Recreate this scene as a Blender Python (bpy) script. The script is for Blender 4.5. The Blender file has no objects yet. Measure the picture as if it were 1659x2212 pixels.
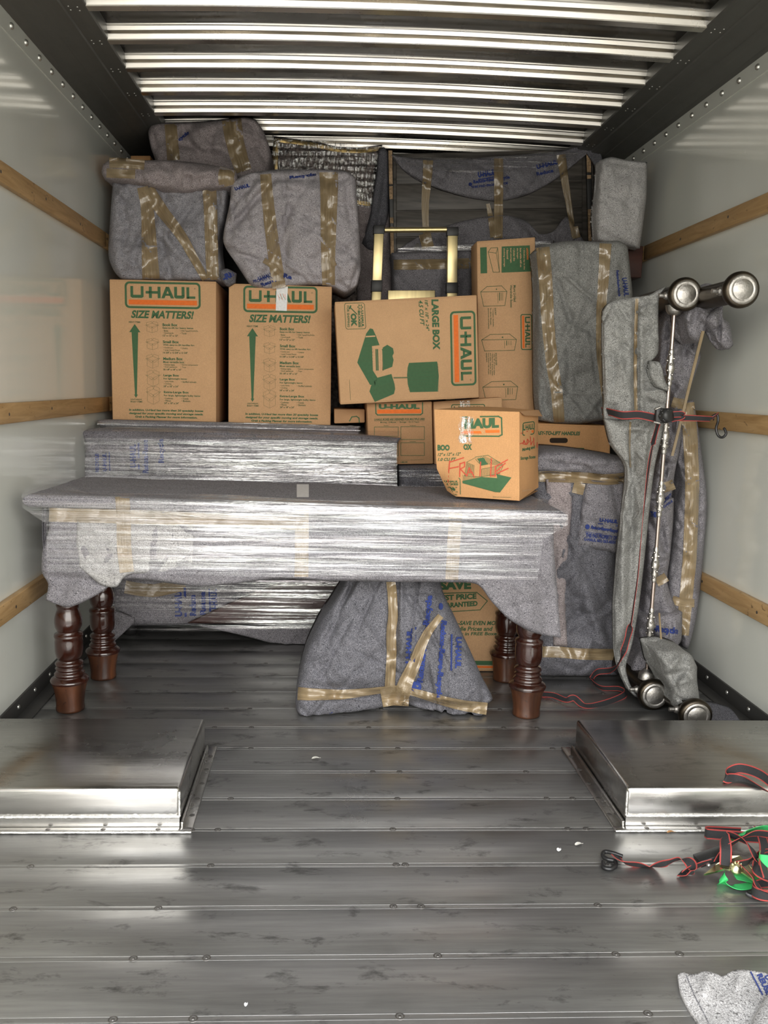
import bpy, bmesh, math, random
from mathutils import Vector, Matrix, noise
from mathutils.bvhtree import BVHTree

random.seed(7)
sc = bpy.context.scene
COL = sc.collection
PI = math.pi

# ------------------------------------------------------------------ camera
W, H, F = 1659.0, 2212.0, 1850.0
CAM = Vector((-0.176, 0.0, 1.07))
pitch, yaw, roll = 0.13, 0.04, 0.018
fw = Vector((math.sin(yaw) * math.cos(pitch), math.cos(yaw) * math.cos(pitch), -math.sin(pitch)))
r0 = fw.cross(Vector((0, 0, 1))).normalized()
u0 = r0.cross(fw)
rt = r0 * math.cos(roll) + u0 * math.sin(roll)
up = u0 * math.cos(roll) - r0 * math.sin(roll)
PX, PY = 775.304, 1073.169
cd = bpy.data.cameras.new('camera')
cam = bpy.data.objects.new('camera', cd)
COL.objects.link(cam)
cam.matrix_world = Matrix(((rt.x, up.x, -fw.x, CAM.x), (rt.y, up.y, -fw.y, CAM.y), (rt.z, up.z, -fw.z, CAM.z), (0, 0, 0, 1)))
cd.sensor_fit = 'HORIZONTAL'
cd.sensor_width = 36.0
cd.lens = F / W * 36.0
cd.shift_x = (W / 2 - PX) / W
cd.shift_y = -(H / 2 - PY) / W
cd.clip_start = 0.02
cd.clip_end = 200
sc.camera = cam

# ------------------------------------------------------------------ world, light, exposure
SKY = 3.6
EXPOSURE = 1.12
sc.view_settings.view_transform = 'Standard'
sc.view_settings.look = 'None'
sc.view_settings.gamma = 1.0
sc.view_settings.use_curve_mapping = False
sc.view_settings.exposure = EXPOSURE
world = bpy.data.worlds.new('outdoors')
sc.world = world
world.use_nodes = True
wn = world.node_tree
wn.nodes.clear()
wo = wn.nodes.new('ShaderNodeOutputWorld')
wb = wn.nodes.new('ShaderNodeBackground')
wt = wn.nodes.new('ShaderNodeTexCoord')
wsx = wn.nodes.new('ShaderNodeSeparateXYZ')
wr = wn.nodes.new('ShaderNodeValToRGB')
wm = wn.nodes.new('ShaderNodeMapRange')
wm.inputs['From Min'].default_value = -1
wn.links.new(wt.outputs['Generated'], wsx.inputs[0])
wn.links.new(wsx.outputs['Z'], wm.inputs['Value'])
wn.links.new(wm.outputs[0], wr.inputs[0])
e = wr.color_ramp.elements
e[0].position = 0.0; e[0].color = (0.30, 0.29, 0.27, 1)
e[1].position = 1.0; e[1].color = (0.75, 0.80, 0.88, 1)
for p_, c_ in ((0.485, (0.36, 0.35, 0.32, 1)), (0.505, (0.62, 0.60, 0.55, 1)), (0.56, (1.0, 0.96, 0.88, 1)), (0.75, (0.95, 0.95, 0.95, 1))):
    n_ = e.new(p_); n_.color = c_
wb.inputs['Strength'].default_value = SKY
wn.links.new(wr.outputs[0], wb.inputs[0])
wn.links.new(wb.outputs[0], wo.inputs[0])

XL, XR, YB, YE, ZT = -1.15, 1.235, 5.15, 0.35, 2.33      # side walls, front bulkhead, open rear, roof
pl = bpy.data.lights.new('rear_opening', 'AREA')
pl.shape = 'RECTANGLE'; pl.size = XR - XL; pl.size_y = ZT
pl.cycles.is_portal = True
plo = bpy.data.objects.new('rear_opening', pl)
COL.objects.link(plo)
plo.location = ((XL + XR) / 2, YE, ZT / 2)
plo.rotation_euler = (PI / 2, 0, 0)
sc.cycles.max_bounces = 14
sc.cycles.diffuse_bounces = 7
sc.cycles.glossy_bounces = 6
sc.cycles.transparent_max_bounces = 14
sc.cycles.caustics_reflective = False
sc.cycles.caustics_refractive = False
sc.cycles.sample_clamp_indirect = 6.0

# ------------------------------------------------------------------ pixel rays into the place
def ray(u, v):
    return fw + rt * ((u - PX) / F) - up * ((v - PY) / F)
def at(u, v, Y):
    d = ray(u, v); return CAM + d * (Y / d.y)
def fl(u, v, z=0.0):
    d = ray(u, v); return CAM + d * ((z - CAM.z) / d.z)

# ------------------------------------------------------------------ objects
BASE = {}
def thing(name, label, cat, base, group=None):
    o = bpy.data.objects.new(name, None)
    o.empty_display_size = 0.05
    COL.objects.link(o)
    o.location = base
    o['label'] = label; o['category'] = cat
    if group: o['group'] = group
    BASE[o.name] = Vector(base)
    return o
def mesh_obj(name, verts, faces, mat, parent=None, uvs=None, smooth=False, mats=None, fmat=None, base=None):
    b = BASE[parent.name] if parent else Vector(base if base else (0, 0, 0))
    me = bpy.data.meshes.new(name)
    me.from_pydata([tuple(Vector(v) - b) for v in verts], [], faces)
    for m in (mats if mats else [mat]): me.materials.append(m)
    if fmat: me.polygons.foreach_set('material_index', fmat)
    if uvs:
        lay = me.uv_layers.new(name='UVMap')
        for lp in me.loops: lay.data[lp.index].uv = uvs[lp.vertex_index]
    if smooth: me.polygons.foreach_set('use_smooth', [True] * len(me.polygons))
    me.update()
    o = bpy.data.objects.new(name, me)
    COL.objects.link(o)
    if parent:
        o.parent = parent
    else:
        o.location = b
    BASE[o.name] = b
    return o
def tag(o, label, cat, group=None):
    o['label'] = label; o['category'] = cat
    if group: o['group'] = group
    return o
def struct(o): o['kind'] = 'structure'; return o

class MB:
    """collects shapes of ONE mesh"""
    def __init__(s): s.v = []; s.f = []; s.m = []; s.sm = []
    def add(s, v, f, mi=0, smooth=False):
        n = len(s.v); s.v += [Vector(p) for p in v]
        s.f += [tuple(i + n for i in q) for q in f]; s.m += [mi] * len(f); s.sm += [smooth] * len(f)
    def box(s, x0, x1, y0, y1, z0, z1, mi=0, bev=0.0):
        s.hexa([(x0, y0, z0), (x1, y0, z0), (x1, y1, z0), (x0, y1, z0), (x0, y0, z1), (x1, y0, z1), (x1, y1, z1), (x0, y1, z1)], mi, bev)
    def hexa(s, p, mi=0, bev=0.0, seg=2):
        fs = [(0, 3, 2, 1), (4, 5, 6, 7), (0, 1, 5, 4), (1, 2, 6, 5), (2, 3, 7, 6), (3, 0, 4, 7)]
        if bev <= 0: s.add(p, fs, mi); return
        bm = bmesh.new()
        vs = [bm.verts.new(q) for q in p]
        for q in fs: bm.faces.new([vs[i] for i in q])
        bmesh.ops.bevel(bm, geom=bm.edges[:] , offset=bev, segments=seg, profile=0.5, affect='EDGES')
        bm.verts.index_update()
        s.add([v.co.copy() for v in bm.verts], [[v.index for v in q.verts] for q in bm.faces], mi, True)
        bm.free()
    def tube(s, pts, r, n=12, mi=0, cap=True):
        pts = [Vector(p) for p in pts]; rs = r if isinstance(r, (list, tuple)) else [r] * len(pts)
        V = []; Fc = []
        ref = None
        for i, p in enumerate(pts):
            t = (pts[min(i + 1, len(pts) - 1)] - pts[max(i - 1, 0)]).normalized()
            if ref is None:
                ref = t.orthogonal().normalized()
            ref = (ref - t * ref.dot(t)).normalized()
            bi = t.cross(ref)
            for k in range(n):
                a = 2 * PI * k / n
                V.append(p + (ref * math.cos(a) + bi * math.sin(a)) * rs[i])
        for i in range(len(pts) - 1):
            for k in range(n):
                Fc.append((i * n + k, i * n + (k + 1) % n, (i + 1) * n + (k + 1) % n, (i + 1) * n + k))
        s.add(V, Fc, mi, True)
        if cap:
            s.add(V[:n], [tuple(reversed(range(n)))], mi); s.add(V[-n:], [tuple(range(n))], mi)
    def lathe(s, prof, org, axis=(0, 0, 1), n=40, mi=0):
        ax = Vector(axis).normalized(); ref = ax.orthogonal().normalized(); bi = ax.cross(ref); org = Vector(org)
        V = []; Fc = []
        for r, h in prof:
            for k in range(n):
                a = 2 * PI * k / n
                V.append(org + ax * h + (ref * math.cos(a) + bi * math.sin(a)) * r)
        for i in range(len(prof) - 1):
            for k in range(n):
                Fc.append((i * n + k, i * n + (k + 1) % n, (i + 1) * n + (k + 1) % n, (i + 1) * n + k))
        s.add(V, Fc, mi, True)
        s.add(V[:n], [tuple(reversed(range(n)))], mi); s.add(V[-n:], [tuple(range(n))], mi)
    def dome(s, c, r, nrm, h=None, n=10, mi=0):
        h = h or r * .5
        s.lathe([(r, 0), (r * .85, h * .6), (r * .5, h * .92), (r * .1, h)], c, nrm, n, mi)
    def build(s, name, mat, parent=None, base=None):
        ml = mat if isinstance(mat, list) else [mat]
        o = mesh_obj(name, s.v, s.f, None, parent, mats=ml, fmat=s.m, base=base)
        o.data.polygons.foreach_set('use_smooth', s.sm)
        return o

# ------------------------------------------------------------------ materials
def newmat(name):
    m = bpy.data.materials.new(name); m.use_nodes = True
    nt = m.node_tree; nt.nodes.clear()
    out = nt.nodes.new('ShaderNodeOutputMaterial')
    return m, nt, out
def N(nt, t, **kw):
    n = nt.nodes.new(t)
    for k, v in kw.items():
        if k in n.inputs: n.inputs[k].default_value = v
        else: setattr(n, k, v)
    return n
def L(nt, a, b): nt.links.new(a, b)
def coords(nt, kind='Object', scale=(1, 1, 1), rot=(0, 0, 0)):
    tc = N(nt, 'ShaderNodeTexCoord'); mp = N(nt, 'ShaderNodeMapping')
    mp.inputs['Scale'].default_value = scale; mp.inputs['Rotation'].default_value = rot
    L(nt, tc.outputs[kind], mp.inputs[0]); return mp.outputs[0]
def noise_n(nt, vec, scale, detail=2, rough=.5, dist=0.0):
    n = N(nt, 'ShaderNodeTexNoise'); n.inputs['Scale'].default_value = scale; n.inputs['Detail'].default_value = detail
    n.inputs['Roughness'].default_value = rough; n.inputs['Distortion'].default_value = dist
    L(nt, vec, n.inputs['Vector']); return n
def ramp(nt, fac, stops):
    r = N(nt, 'ShaderNodeValToRGB'); el = r.color_ramp.elements
    while len(el) < len(stops): el.new(0.5)
    for e_, (p, c) in zip(el, stops):
        e_.position = p; e_.color = (c, c, c, 1) if isinstance(c, (int, float)) else (*c, 1)
    L(nt, fac, r.inputs[0]); return r
def mixc(nt, fac, a, b, mode='MIX'):
    m = N(nt, 'ShaderNodeMix', data_type='RGBA', blend_type=mode)
    if isinstance(fac, (int, float)): m.inputs[0].default_value = fac
    else: L(nt, fac, m.inputs[0])
    for s, i in ((a, 6), (b, 7)):
        if isinstance(s, tuple): m.inputs[i].default_value = (*s, 1)
        else: L(nt, s, m.inputs[i])
    return m.outputs[2]
def bump(nt, h, strength, dist=.01):
    b = N(nt, 'ShaderNodeBump'); b.inputs['Strength'].default_value = strength; b.inputs['Distance'].default_value = dist
    L(nt, h, b.inputs['Height']); return b
def bsdf(nt, out, col, rough=.5, metal=0.0, nrm=None, spec=.5, coat=0.0):
    p = N(nt, 'ShaderNodeBsdfPrincipled')
    for k, v in (('Base Color', col), ('Roughness', rough), ('Metallic', metal)):
        if isinstance(v, tuple): p.inputs[k].default_value = (*v, 1)
        elif isinstance(v, (int, float)): p.inputs[k].default_value = v
        else: L(nt, v, p.inputs[k])
    p.inputs['Specular IOR Level'].default_value = spec
    p.inputs['Coat Weight'].default_value = coat
    if nrm: L(nt, nrm.outputs[0], p.inputs['Normal'])
    L(nt, p.outputs[0], out.inputs[0]); return p
def flat(name, col, rough=.6, metal=0.0, spec=.5, bs=0.0, bscale=300):
    m, nt, out = newmat(name)
    v = coords(nt); n = noise_n(nt, v, bscale, 3)
    c = mixc(nt, .35, tuple(col), ramp(nt, n.outputs[0], [(.25, tuple(x * .72 for x in col)), (.75, tuple(min(1, x * 1.25) for x in col))]).outputs[0])
    bsdf(nt, out, c, rough, metal, bump(nt, n.outputs[0], bs) if bs else None, spec); return m

def felt(name, lo, mid, hi, fleck=1.0):
    m, nt, out = newmat(name)
    w = noise_n(nt, coords(nt), 55, 2)
    vadd = N(nt, 'ShaderNodeVectorMath', operation='MULTIPLY_ADD')
    L(nt, w.outputs['Color'], vadd.inputs[0]); vadd.inputs[1].default_value = (.011, .011, .011); L(nt, coords(nt), vadd.inputs[2])
    def fib(sx, sy, sz, rot, s):
        mp = N(nt, 'ShaderNodeMapping'); mp.inputs['Scale'].default_value = (sx, sy, sz); mp.inputs['Rotation'].default_value = rot
        L(nt, vadd.outputs[0], mp.inputs[0]); return noise_n(nt, mp.outputs[0], s, 1.5, .5)
    a = fib(1, 1, 3.0, (0, .5, 0), 165); b = fib(3.4, 1, 1, (0, .4, .3), 210); c = fib(1, 1, 1.8, (0, -.6, 0), 400)
    big = noise_n(nt, coords(nt), 11, 4)
    col = ramp(nt, c.outputs[0], [(.33, tuple(lo)), (.5, tuple(mid)), (.69, tuple(hi))]).outputs[0]
    col = mixc(nt, ramp(nt, a.outputs[0], [(.32, .85 * fleck), (.42, 0.0)]).outputs[0], col, tuple(x * .40 for x in lo))
    col = mixc(nt, ramp(nt, b.outputs[0], [(.60, 0.0), (.70, .80 * fleck)]).outputs[0], col, tuple(min(.75, x * 1.3) for x in hi))
    col = mixc(nt, .30, col, ramp(nt, big.outputs[0], [(.3, .6), (.7, 1.0)]).outputs[0], 'MULTIPLY')
    wr_ = noise_n(nt, coords(nt, scale=(1, 1, .8)), 20, 4, .6, .8)
    ad = N(nt, 'ShaderNodeMath', operation='MULTIPLY_ADD'); L(nt, wr_.outputs[0], ad.inputs[0]); ad.inputs[1].default_value = 5.0; L(nt, c.outputs[0], ad.inputs[2])
    p = bsdf(nt, out, col, .95, 0, bump(nt, ad.outputs[0], .35, .0035), .15)
    p.inputs['Sheen Weight'].default_value = .04
    return m
FELT = felt('moving_blanket_felt', (.115, .110, .124), (.215, .205, .224), (.37, .355, .375))
FELT_D = felt('dark_shaded_blanket_felt', (.070, .070, .082), (.140, .139, .157), (.26, .255, .28))  # dark felt; its colour also carries the under-table shade on the triangular bundle
FELT_L = felt('pale_moving_blanket_felt', (.25, .24, .24), (.41, .40, .395), (.60, .585, .58))
FELT_G = felt('grey_moving_blanket_felt', (.14, .14, .134), (.255, .255, .244), (.43, .43, .415), .9)
FELT_B = felt('brightened_purple_grey_felt', (.19, .158, .160), (.34, .293, .296), (.53, .47, .47))  # purple-grey felt, tone raised in the colour against light falloff near the roof
FELT_M = felt('brightened_blue_grey_felt', (.16, .156, .175), (.29, .283, .308), (.46, .445, .47))  # blue-grey felt lightened in colour for the dim upper left bundle
FELT_U = felt('brightened_lavender_grey_felt', (.235, .215, .232), (.41, .38, .402), (.60, .565, .585))  # lightened in colour so the upper middle bundle looks better lit

def tape_mat():
    m, nt, out = newmat('tan_packing_tape')
    n = noise_n(nt, coords(nt, 'UV', (5, 95, 1)), 1.0, 4, .6, .5)
    n2 = noise_n(nt, coords(nt, 'UV', (30, 40, 1)), 1.0, 3, .6, 1.6)
    s = N(nt, 'ShaderNodeMath', operation='MULTIPLY_ADD'); L(nt, n2.outputs[0], s.inputs[0]); s.inputs[1].default_value = .22; L(nt, n.outputs[0], s.inputs[2])
    c = ramp(nt, n.outputs[0], [(.3, (.27, .195, .105)), (.7, (.40, .305, .18))]).outputs[0]
    p = bsdf(nt, out, c, .13, 0, bump(nt, s.outputs[0], 1.0, .0045), .9, .6)
    p.inputs['Coat Roughness'].default_value = .08
    tr = N(nt, 'ShaderNodeBsdfTransparent'); mx = N(nt, 'ShaderNodeMixShader'); mx.inputs[0].default_value = .12
    L(nt, p.outputs[0], mx.inputs[1]); L(nt, tr.outputs[0], mx.inputs[2]); L(nt, mx.outputs[0], out.inputs[0])
    return m
TAPE = tape_mat()
def film_mat(name, sc1, sc2, lo, hi, white=.25, th=(.42, .62), bd=.0035, mask=None):
    """clear stretch wrap, stretched along the small-scale axis"""
    m, nt, out = newmat(name)
    n = noise_n(nt, coords(nt, scale=sc1), 1.0, 4, .62, .25)
    n2 = noise_n(nt, coords(nt, scale=sc2), 1.0, 3, .6, .5)
    big = noise_n(nt, coords(nt), 3.2, 2)
    s = N(nt, 'ShaderNodeMath', operation='ADD'); L(nt, n.outputs[0], s.inputs[0]); L(nt, n2.outputs[0], s.inputs[1])
    bp = bump(nt, s.outputs[0], 1.0, bd)
    g = N(nt, 'ShaderNodeBsdfGlossy'); g.inputs['Roughness'].default_value = .13
    hue = noise_n(nt, coords(nt, scale=tuple(x * .6 for x in sc1)), 1.0, 2)
    L(nt, mixc(nt, .16, (1, 1, 1), hue.outputs['Color']), g.inputs['Color']); L(nt, bp.outputs[0], g.inputs['Normal'])
    d = N(nt, 'ShaderNodeBsdfDiffuse'); d.inputs['Color'].default_value = (.85, .85, .86, 1); L(nt, bp.outputs[0], d.inputs['Normal'])
    m0 = N(nt, 'ShaderNodeMixShader'); m0.inputs[0].default_value = white
    L(nt, g.outputs[0], m0.inputs[1]); L(nt, d.outputs[0], m0.inputs[2])
    tr = N(nt, 'ShaderNodeBsdfTransparent'); tr.inputs[0].default_value = (.97, .97, .98, 1)
    st = ramp(nt, n.outputs[0], [(th[0], lo), (th[1], hi)]).outputs[0]
    bg = ramp(nt, big.outputs[0], [(.36, .45), (.62, 1.0)]).outputs[0]
    mu = N(nt, 'ShaderNodeMath', operation='MULTIPLY'); L(nt, st, mu.inputs[0]); L(nt, bg, mu.inputs[1])
    fac = mu.outputs[0]
    if mask:
        ux = N(nt, 'ShaderNodeSeparateXYZ'); L(nt, coords(nt, 'UV'), ux.inputs[0])
        w_ = noise_n(nt, coords(nt, scale=(2, 2, 9)), 1.0, 3)
        ua = N(nt, 'ShaderNodeMath', operation='MULTIPLY_ADD'); L(nt, w_.outputs[0], ua.inputs[0]); ua.inputs[1].default_value = .3; L(nt, ux.outputs[0], ua.inputs[2])
        us_ = N(nt, 'ShaderNodeMath', operation='SUBTRACT'); L(nt, ua.outputs[0], us_.inputs[0]); us_.inputs[1].default_value = .15
        mk = N(nt, 'ShaderNodeMath', operation='MULTIPLY'); L(nt, fac, mk.inputs[0]); L(nt, ramp(nt, us_.outputs[0], mask).outputs[0], mk.inputs[1]); fac = mk.outputs[0]
        uy = N(nt, 'ShaderNodeMath', operation='MULTIPLY'); L(nt, fac, uy.inputs[0]); L(nt, ramp(nt, ux.outputs[1], [(0.0, .1), (.06, 1.0), (.955, 1.0), (1.0, .1)]).outputs[0], uy.inputs[1]); fac = uy.outputs[0]
    mx = N(nt, 'ShaderNodeMixShader'); L(nt, fac, mx.inputs[0]); L(nt, tr.outputs[0], mx.inputs[1]); L(nt, m0.outputs[0], mx.inputs[2])
    L(nt, mx.outputs[0], out.inputs[0]); return m
FILM = film_mat('stretch_wrap_film', (2.2, 4, 110), (9, 9, 50), .12, .88, .28, (.38, .64), .0035, [(0.0, .32), (.18, .45), (.42, 1.0), (.78, 1.0), (1.0, .55)])
FILM_C = film_mat('loose_stretch_wrap_film', (2.2, 4, 110), (9, 9, 50), .08, .80, .2, (.40, .66))
FILM_S = film_mat('tight_stretch_wrap_film', (1.3, 4, 95), (5, 5, 160), .04, .9, .2, (.46, .58), .003, [(0.0, .12), (.3, .25), (.55, 1.0), (1.0, 1.0)])
FILM_V = film_mat('crinkled_stretch_wrap_film', (95, 30, 26), (40, 20, 40), .10, .85, .12, (.46, .62), .006)

def card_mat(name, col):
    m, nt, out = newmat(name)
    n = noise_n(nt, coords(nt), 12, 4, .6); f = noise_n(nt, coords(nt, scale=(1, 1, 1)), 420, 2)
    fl_ = N(nt, 'ShaderNodeTexWave', wave_type='BANDS', bands_direction='X'); fl_.inputs['Scale'].default_value = 42; fl_.inputs['Distortion'].default_value = .6
    L(nt, coords(nt), fl_.inputs['Vector'])
    c = mixc(nt, .5, tuple(col), ramp(nt, n.outputs[0], [(.3, tuple(x * .86 for x in col)), (.7, tuple(x * 1.08 for x in col))]).outputs[0])
    c = mixc(nt, .22, c, ramp(nt, f.outputs[0], [(.35, tuple(x * .6 for x in col)), (.65, tuple(min(1, x * 1.3) for x in col))]).outputs[0])
    s = N(nt, 'ShaderNodeMath', operation='MULTIPLY_ADD'); L(nt, fl_.outputs[1], s.inputs[0]); s.inputs[1].default_value = .12; L(nt, n.outputs[0], s.inputs[2])
    bsdf(nt, out, c, .8, 0, bump(nt, s.outputs[0], .25, .004), .25); return m
CARD = card_mat('corrugated_cardboard', (.60, .365, .195))
CARD_O = card_mat('warm_corrugated_cardboard', (.60, .325, .145))
CARD_D = card_mat('darker_brown_cardboard', (.48, .275, .14))  # darker brown board for two cartons, flap seams, creases and the loose flap
GREEN = flat('green_box_ink', (.048, .125, .050), .75, bscale=90)
ORANGE = flat('orange_box_ink', (.82, .17, .02), .75, bscale=90)
INK = flat('thin_dark_green_ink', (.07, .12, .05), .8)
BLUE = flat('blue_blanket_ink', (.028, .048, .20), .9, bscale=260)
RED = flat('red_marker_ink', (.58, .07, .035), .7)
CREAM = flat('unprinted_cardboard_lettering', (.60, .365, .195), .8)

def metal_mat(name, col, rough, scr=(3, 60, 60), amt=.25, dirt=.5, bmp=.12, metal=1.0, darkc=None):
    m, nt, out = newmat(name)
    a = noise_n(nt, coords(nt, scale=scr), 1.0, 6, .65); b = noise_n(nt, coords(nt), 2.6, 6, .62, .4); s = noise_n(nt, coords(nt, scale=(1, 2.2, 2)), 7.5, 5, .7, .3)
    c = mixc(nt, amt, tuple(col), ramp(nt, a.outputs[0], [(.3, tuple(x * .5 for x in col)), (.7, tuple(min(1, x * 1.35) for x in col))]).outputs[0])
    c = mixc(nt, ramp(nt, s.outputs[0], [(.31, dirt), (.43, 0.0)]).outputs[0], c, darkc or tuple(x * .25 for x in col))
    r = ramp(nt, b.outputs[0], [(.3, max(.05, rough - .10)), (.7, rough + .12)]).outputs[0]
    bsdf(nt, out, c, r, metal, bump(nt, a.outputs[0], bmp, .004)); return m
FLOORM = metal_mat('scuffed_aluminium_planks', (.365, .362, .355), .36, (4, 70, 70), .35, .75, .05, .86)
WELLM = metal_mat('wheel_well_aluminium', (.50, .49, .47), .25, (4, 60, 60), .25, .4)
WELDM = metal_mat('bright_weld_bead', (.75, .74, .72), .3, (90, 90, 90), .3, .1, .8)
RIBM = metal_mat('galvanised_roof_rib', (.86, .82, .75), .30, (2, 60, 60), .12, .1, .05)
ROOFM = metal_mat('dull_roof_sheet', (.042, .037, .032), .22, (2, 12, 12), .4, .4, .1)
RAILM = metal_mat('grey_painted_roof_rail', (.13, .13, .12), .42, (30, 2, 2), .2, .1, .04, .35)
RIVM = flat('zinc_rivets', (.62, .62, .58), .35, .9)
SCREWM = flat('dull_floor_screws', (.2, .19, .18), .4, .9)
DARKM = flat('dark_kick_plate', (.07, .068, .064), .45, .5)
def wall_mat():
    m, nt, out = newmat('pale_gloss_wall_panel')
    b = noise_n(nt, coords(nt, scale=(1, 1, .35)), 1.6, 4); f = noise_n(nt, coords(nt, scale=(60, 60, 6)), 1.0, 3); s = noise_n(nt, coords(nt, scale=(1, 5, 1.6)), 9, 5, .6, .6)
    c = ramp(nt, b.outputs[0], [(.3, (.64, .655, .60)), (.7, (.72, .735, .685))]).outputs[0]
    c = mixc(nt, ramp(nt, s.outputs[0], [(.72, 0.0), (.76, .7)]).outputs[0], c, (.85, .85, .82))
    bsdf(nt, out, c, .13, 0, bump(nt, f.outputs[0], .04, .002), .55, .2); return m
WALLM = wall_mat()
def wood_mat(name, lo, hi, rough, scale=(14, 1.4, 14), coat=0.0, knots=True):
    m, nt, out = newmat(name)
    n = noise_n(nt, coords(nt, scale=scale), 2.2, 5, .6, 1.2); k = noise_n(nt, coords(nt, scale=(2, 1, 2)), 26, 3, .6, .8)
    c = ramp(nt, n.outputs[0], [(.3, tuple(lo)), (.7, tuple(hi))]).outputs[0]
    if knots: c = mixc(nt, ramp(nt, k.outputs[0], [(.30, .7), (.36, 0.0)]).outputs[0], c, tuple(x * .3 for x in lo))
    bsdf(nt, out, c, rough, 0, bump(nt, n.outputs[0], .2, .003), .5, coat); return m
SLAT = wood_mat('worn_pine_slat', (.38, .225, .09), (.60, .39, .185), .5)
MAHOG = wood_mat('dark_mahogany', (.014, .0045, .003), (.042, .012, .007), .20, (9, 9, 1.5), .5, False)
MAHOGW = wood_mat('worn_mahogany_foot', (.028, .010, .005), (.125, .045, .019), .36, (7, 7, 1.2), .2)
DARKWOOD = wood_mat('weathered_black_wood', (.025, .022, .019), (.13, .115, .10), .5, (1.2, 9, 14), 0, False)
REDWOOD = wood_mat('dark_red_wood', (.035, .014, .012), (.07, .03, .024), .4, (2, 9, 9), 0, False)
CHIP = wood_mat('raw_chipped_edge', (.16, .10, .05), (.62, .42, .25), .8, (20, 20, 20))
GOLD = metal_mat('pale_gold_aluminium', (.80, .66, .36), .40, (70, 70, 1.2), .22, 0, .04)
BLACKP = flat('black_plastic', (.018, .018, .018), .45)
BRONZE = metal_mat('antique_bronze_tube', (.075, .062, .047), .34, (30, 30, 30), .3, .2, .05)
PEWTER = metal_mat('worn_pewter', (.46, .44, .41), .40, (60, 60, 60), .4, .5, .5)
RODM = metal_mat('rose_steel_rod', (.46, .38, .34), .30, (20, 20, 20), .2, .1, .05)
STRAPK = flat('black_webbing', (.022, .022, .024), .75, bs=.4, bscale=900)
STRAPR = flat('red_webbing_edge', (.40, .055, .048), .7, bs=.4, bscale=900)
STRAPG = flat('green_webbing', (.06, .60, .17), .6, bs=.4, bscale=900)
HOOKM = flat('black_coated_hook', (.012, .012, .013), .35)
ZINC = metal_mat('yellow_zinc_ratchet', (.78, .74, .46), .26, (40, 40, 40), .3, .1, .1)
WHITE = flat('white_label_tape', (.80, .80, .80), .45, bs=.3, bscale=120)
LEAF = flat('dry_brown_leaf', (.42, .22, .09), .6)
PALE = flat('pale_scrap', (.7, .68, .62), .6)
def rug_mat():
    m, nt, out = newmat('dark_woven_picture')
    n = noise_n(nt, coords(nt, scale=(60, 60, 60)), 1.0, 3)
    bsdf(nt, out, ramp(nt, n.outputs[0], [(.35, (.055, .045, .04)), (.65, (.22, .17, .15))]).outputs[0], .7, 0, bump(nt, n.outputs[0], .4, .005)); return m
RUG = rug_mat()
GILT = metal_mat('gilt_border', (.85, .58, .22), .4, (40, 40, 40), .4, .3, .4, .6)
BLACKHOLE = flat('dark_hole_decal', (.03, .018, .01), .9)  # flat black decal painted for the dark inside the hand hole

# ------------------------------------------------------------------ soft shells, tape, printing
def resample(pts, n):
    pts = [Vector((p[0], p[1])) for p in pts]
    # smooth polyline (Catmull-Rom) sampled by length
    dense = []
    for i in range(len(pts) - 1):
        p0 = pts[max(i - 1, 0)]; p1 = pts[i]; p2 = pts[i + 1]; p3 = pts[min(i + 2, len(pts) - 1)]
        for k in range(12):
            t = k / 12
            lin = p1.lerp(p2, t)
            cr = .5 * ((2 * p1) + (p2 - p0) * t + (2 * p0 - 5 * p1 + 4 * p2 - p3) * t * t + (3 * p1 - p0 - 3 * p2 + p3) * t ** 3)
            dense.append(lin.lerp(cr, .75))
    dense.append(pts[-1])
    ln = [0.0]
    for a, b in zip(dense, dense[1:]): ln.append(ln[-1] + (b - a).length)
    out = []; j = 0
    for i in range(n):
        d = ln[-1] * i / (n - 1)
        while j < len(ln) - 2 and ln[j + 1] < d: j += 1
        sg = ln[j + 1] - ln[j]
        out.append(dense[j].lerp(dense[j + 1], (d - ln[j]) / sg if sg > 1e-9 else 0))
    return out
def coons(T, B, Lf, R, nu, nv):
    Lf = Lf or [T[0], B[0]]; R = R or [T[-1], B[-1]]
    t = resample(T, nu); b = resample(B, nu); l = resample(Lf, nv); r = resample(R, nv)
    g = []
    for j in range(nv):
        q = j / (nv - 1); row = []
        for i in range(nu):
            s = i / (nu - 1)
            row.append(t[i] * (1 - q) + b[i] * q + l[j] * (1 - s) + r[j] * s
                       - (t[0] * (1 - s) * (1 - q) + t[-1] * s * (1 - q) + b[0] * (1 - s) * q + b[-1] * s * q))
        g.append(row)
    return g
def segd(p, a, b):
    a = Vector(a); b = Vector(b); d = b - a
    t = max(0, min(1, (p - a).dot(d) / max(d.length_squared, 1e-9)))
    return (p - a - d * t).length, t
SURF = {}
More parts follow.
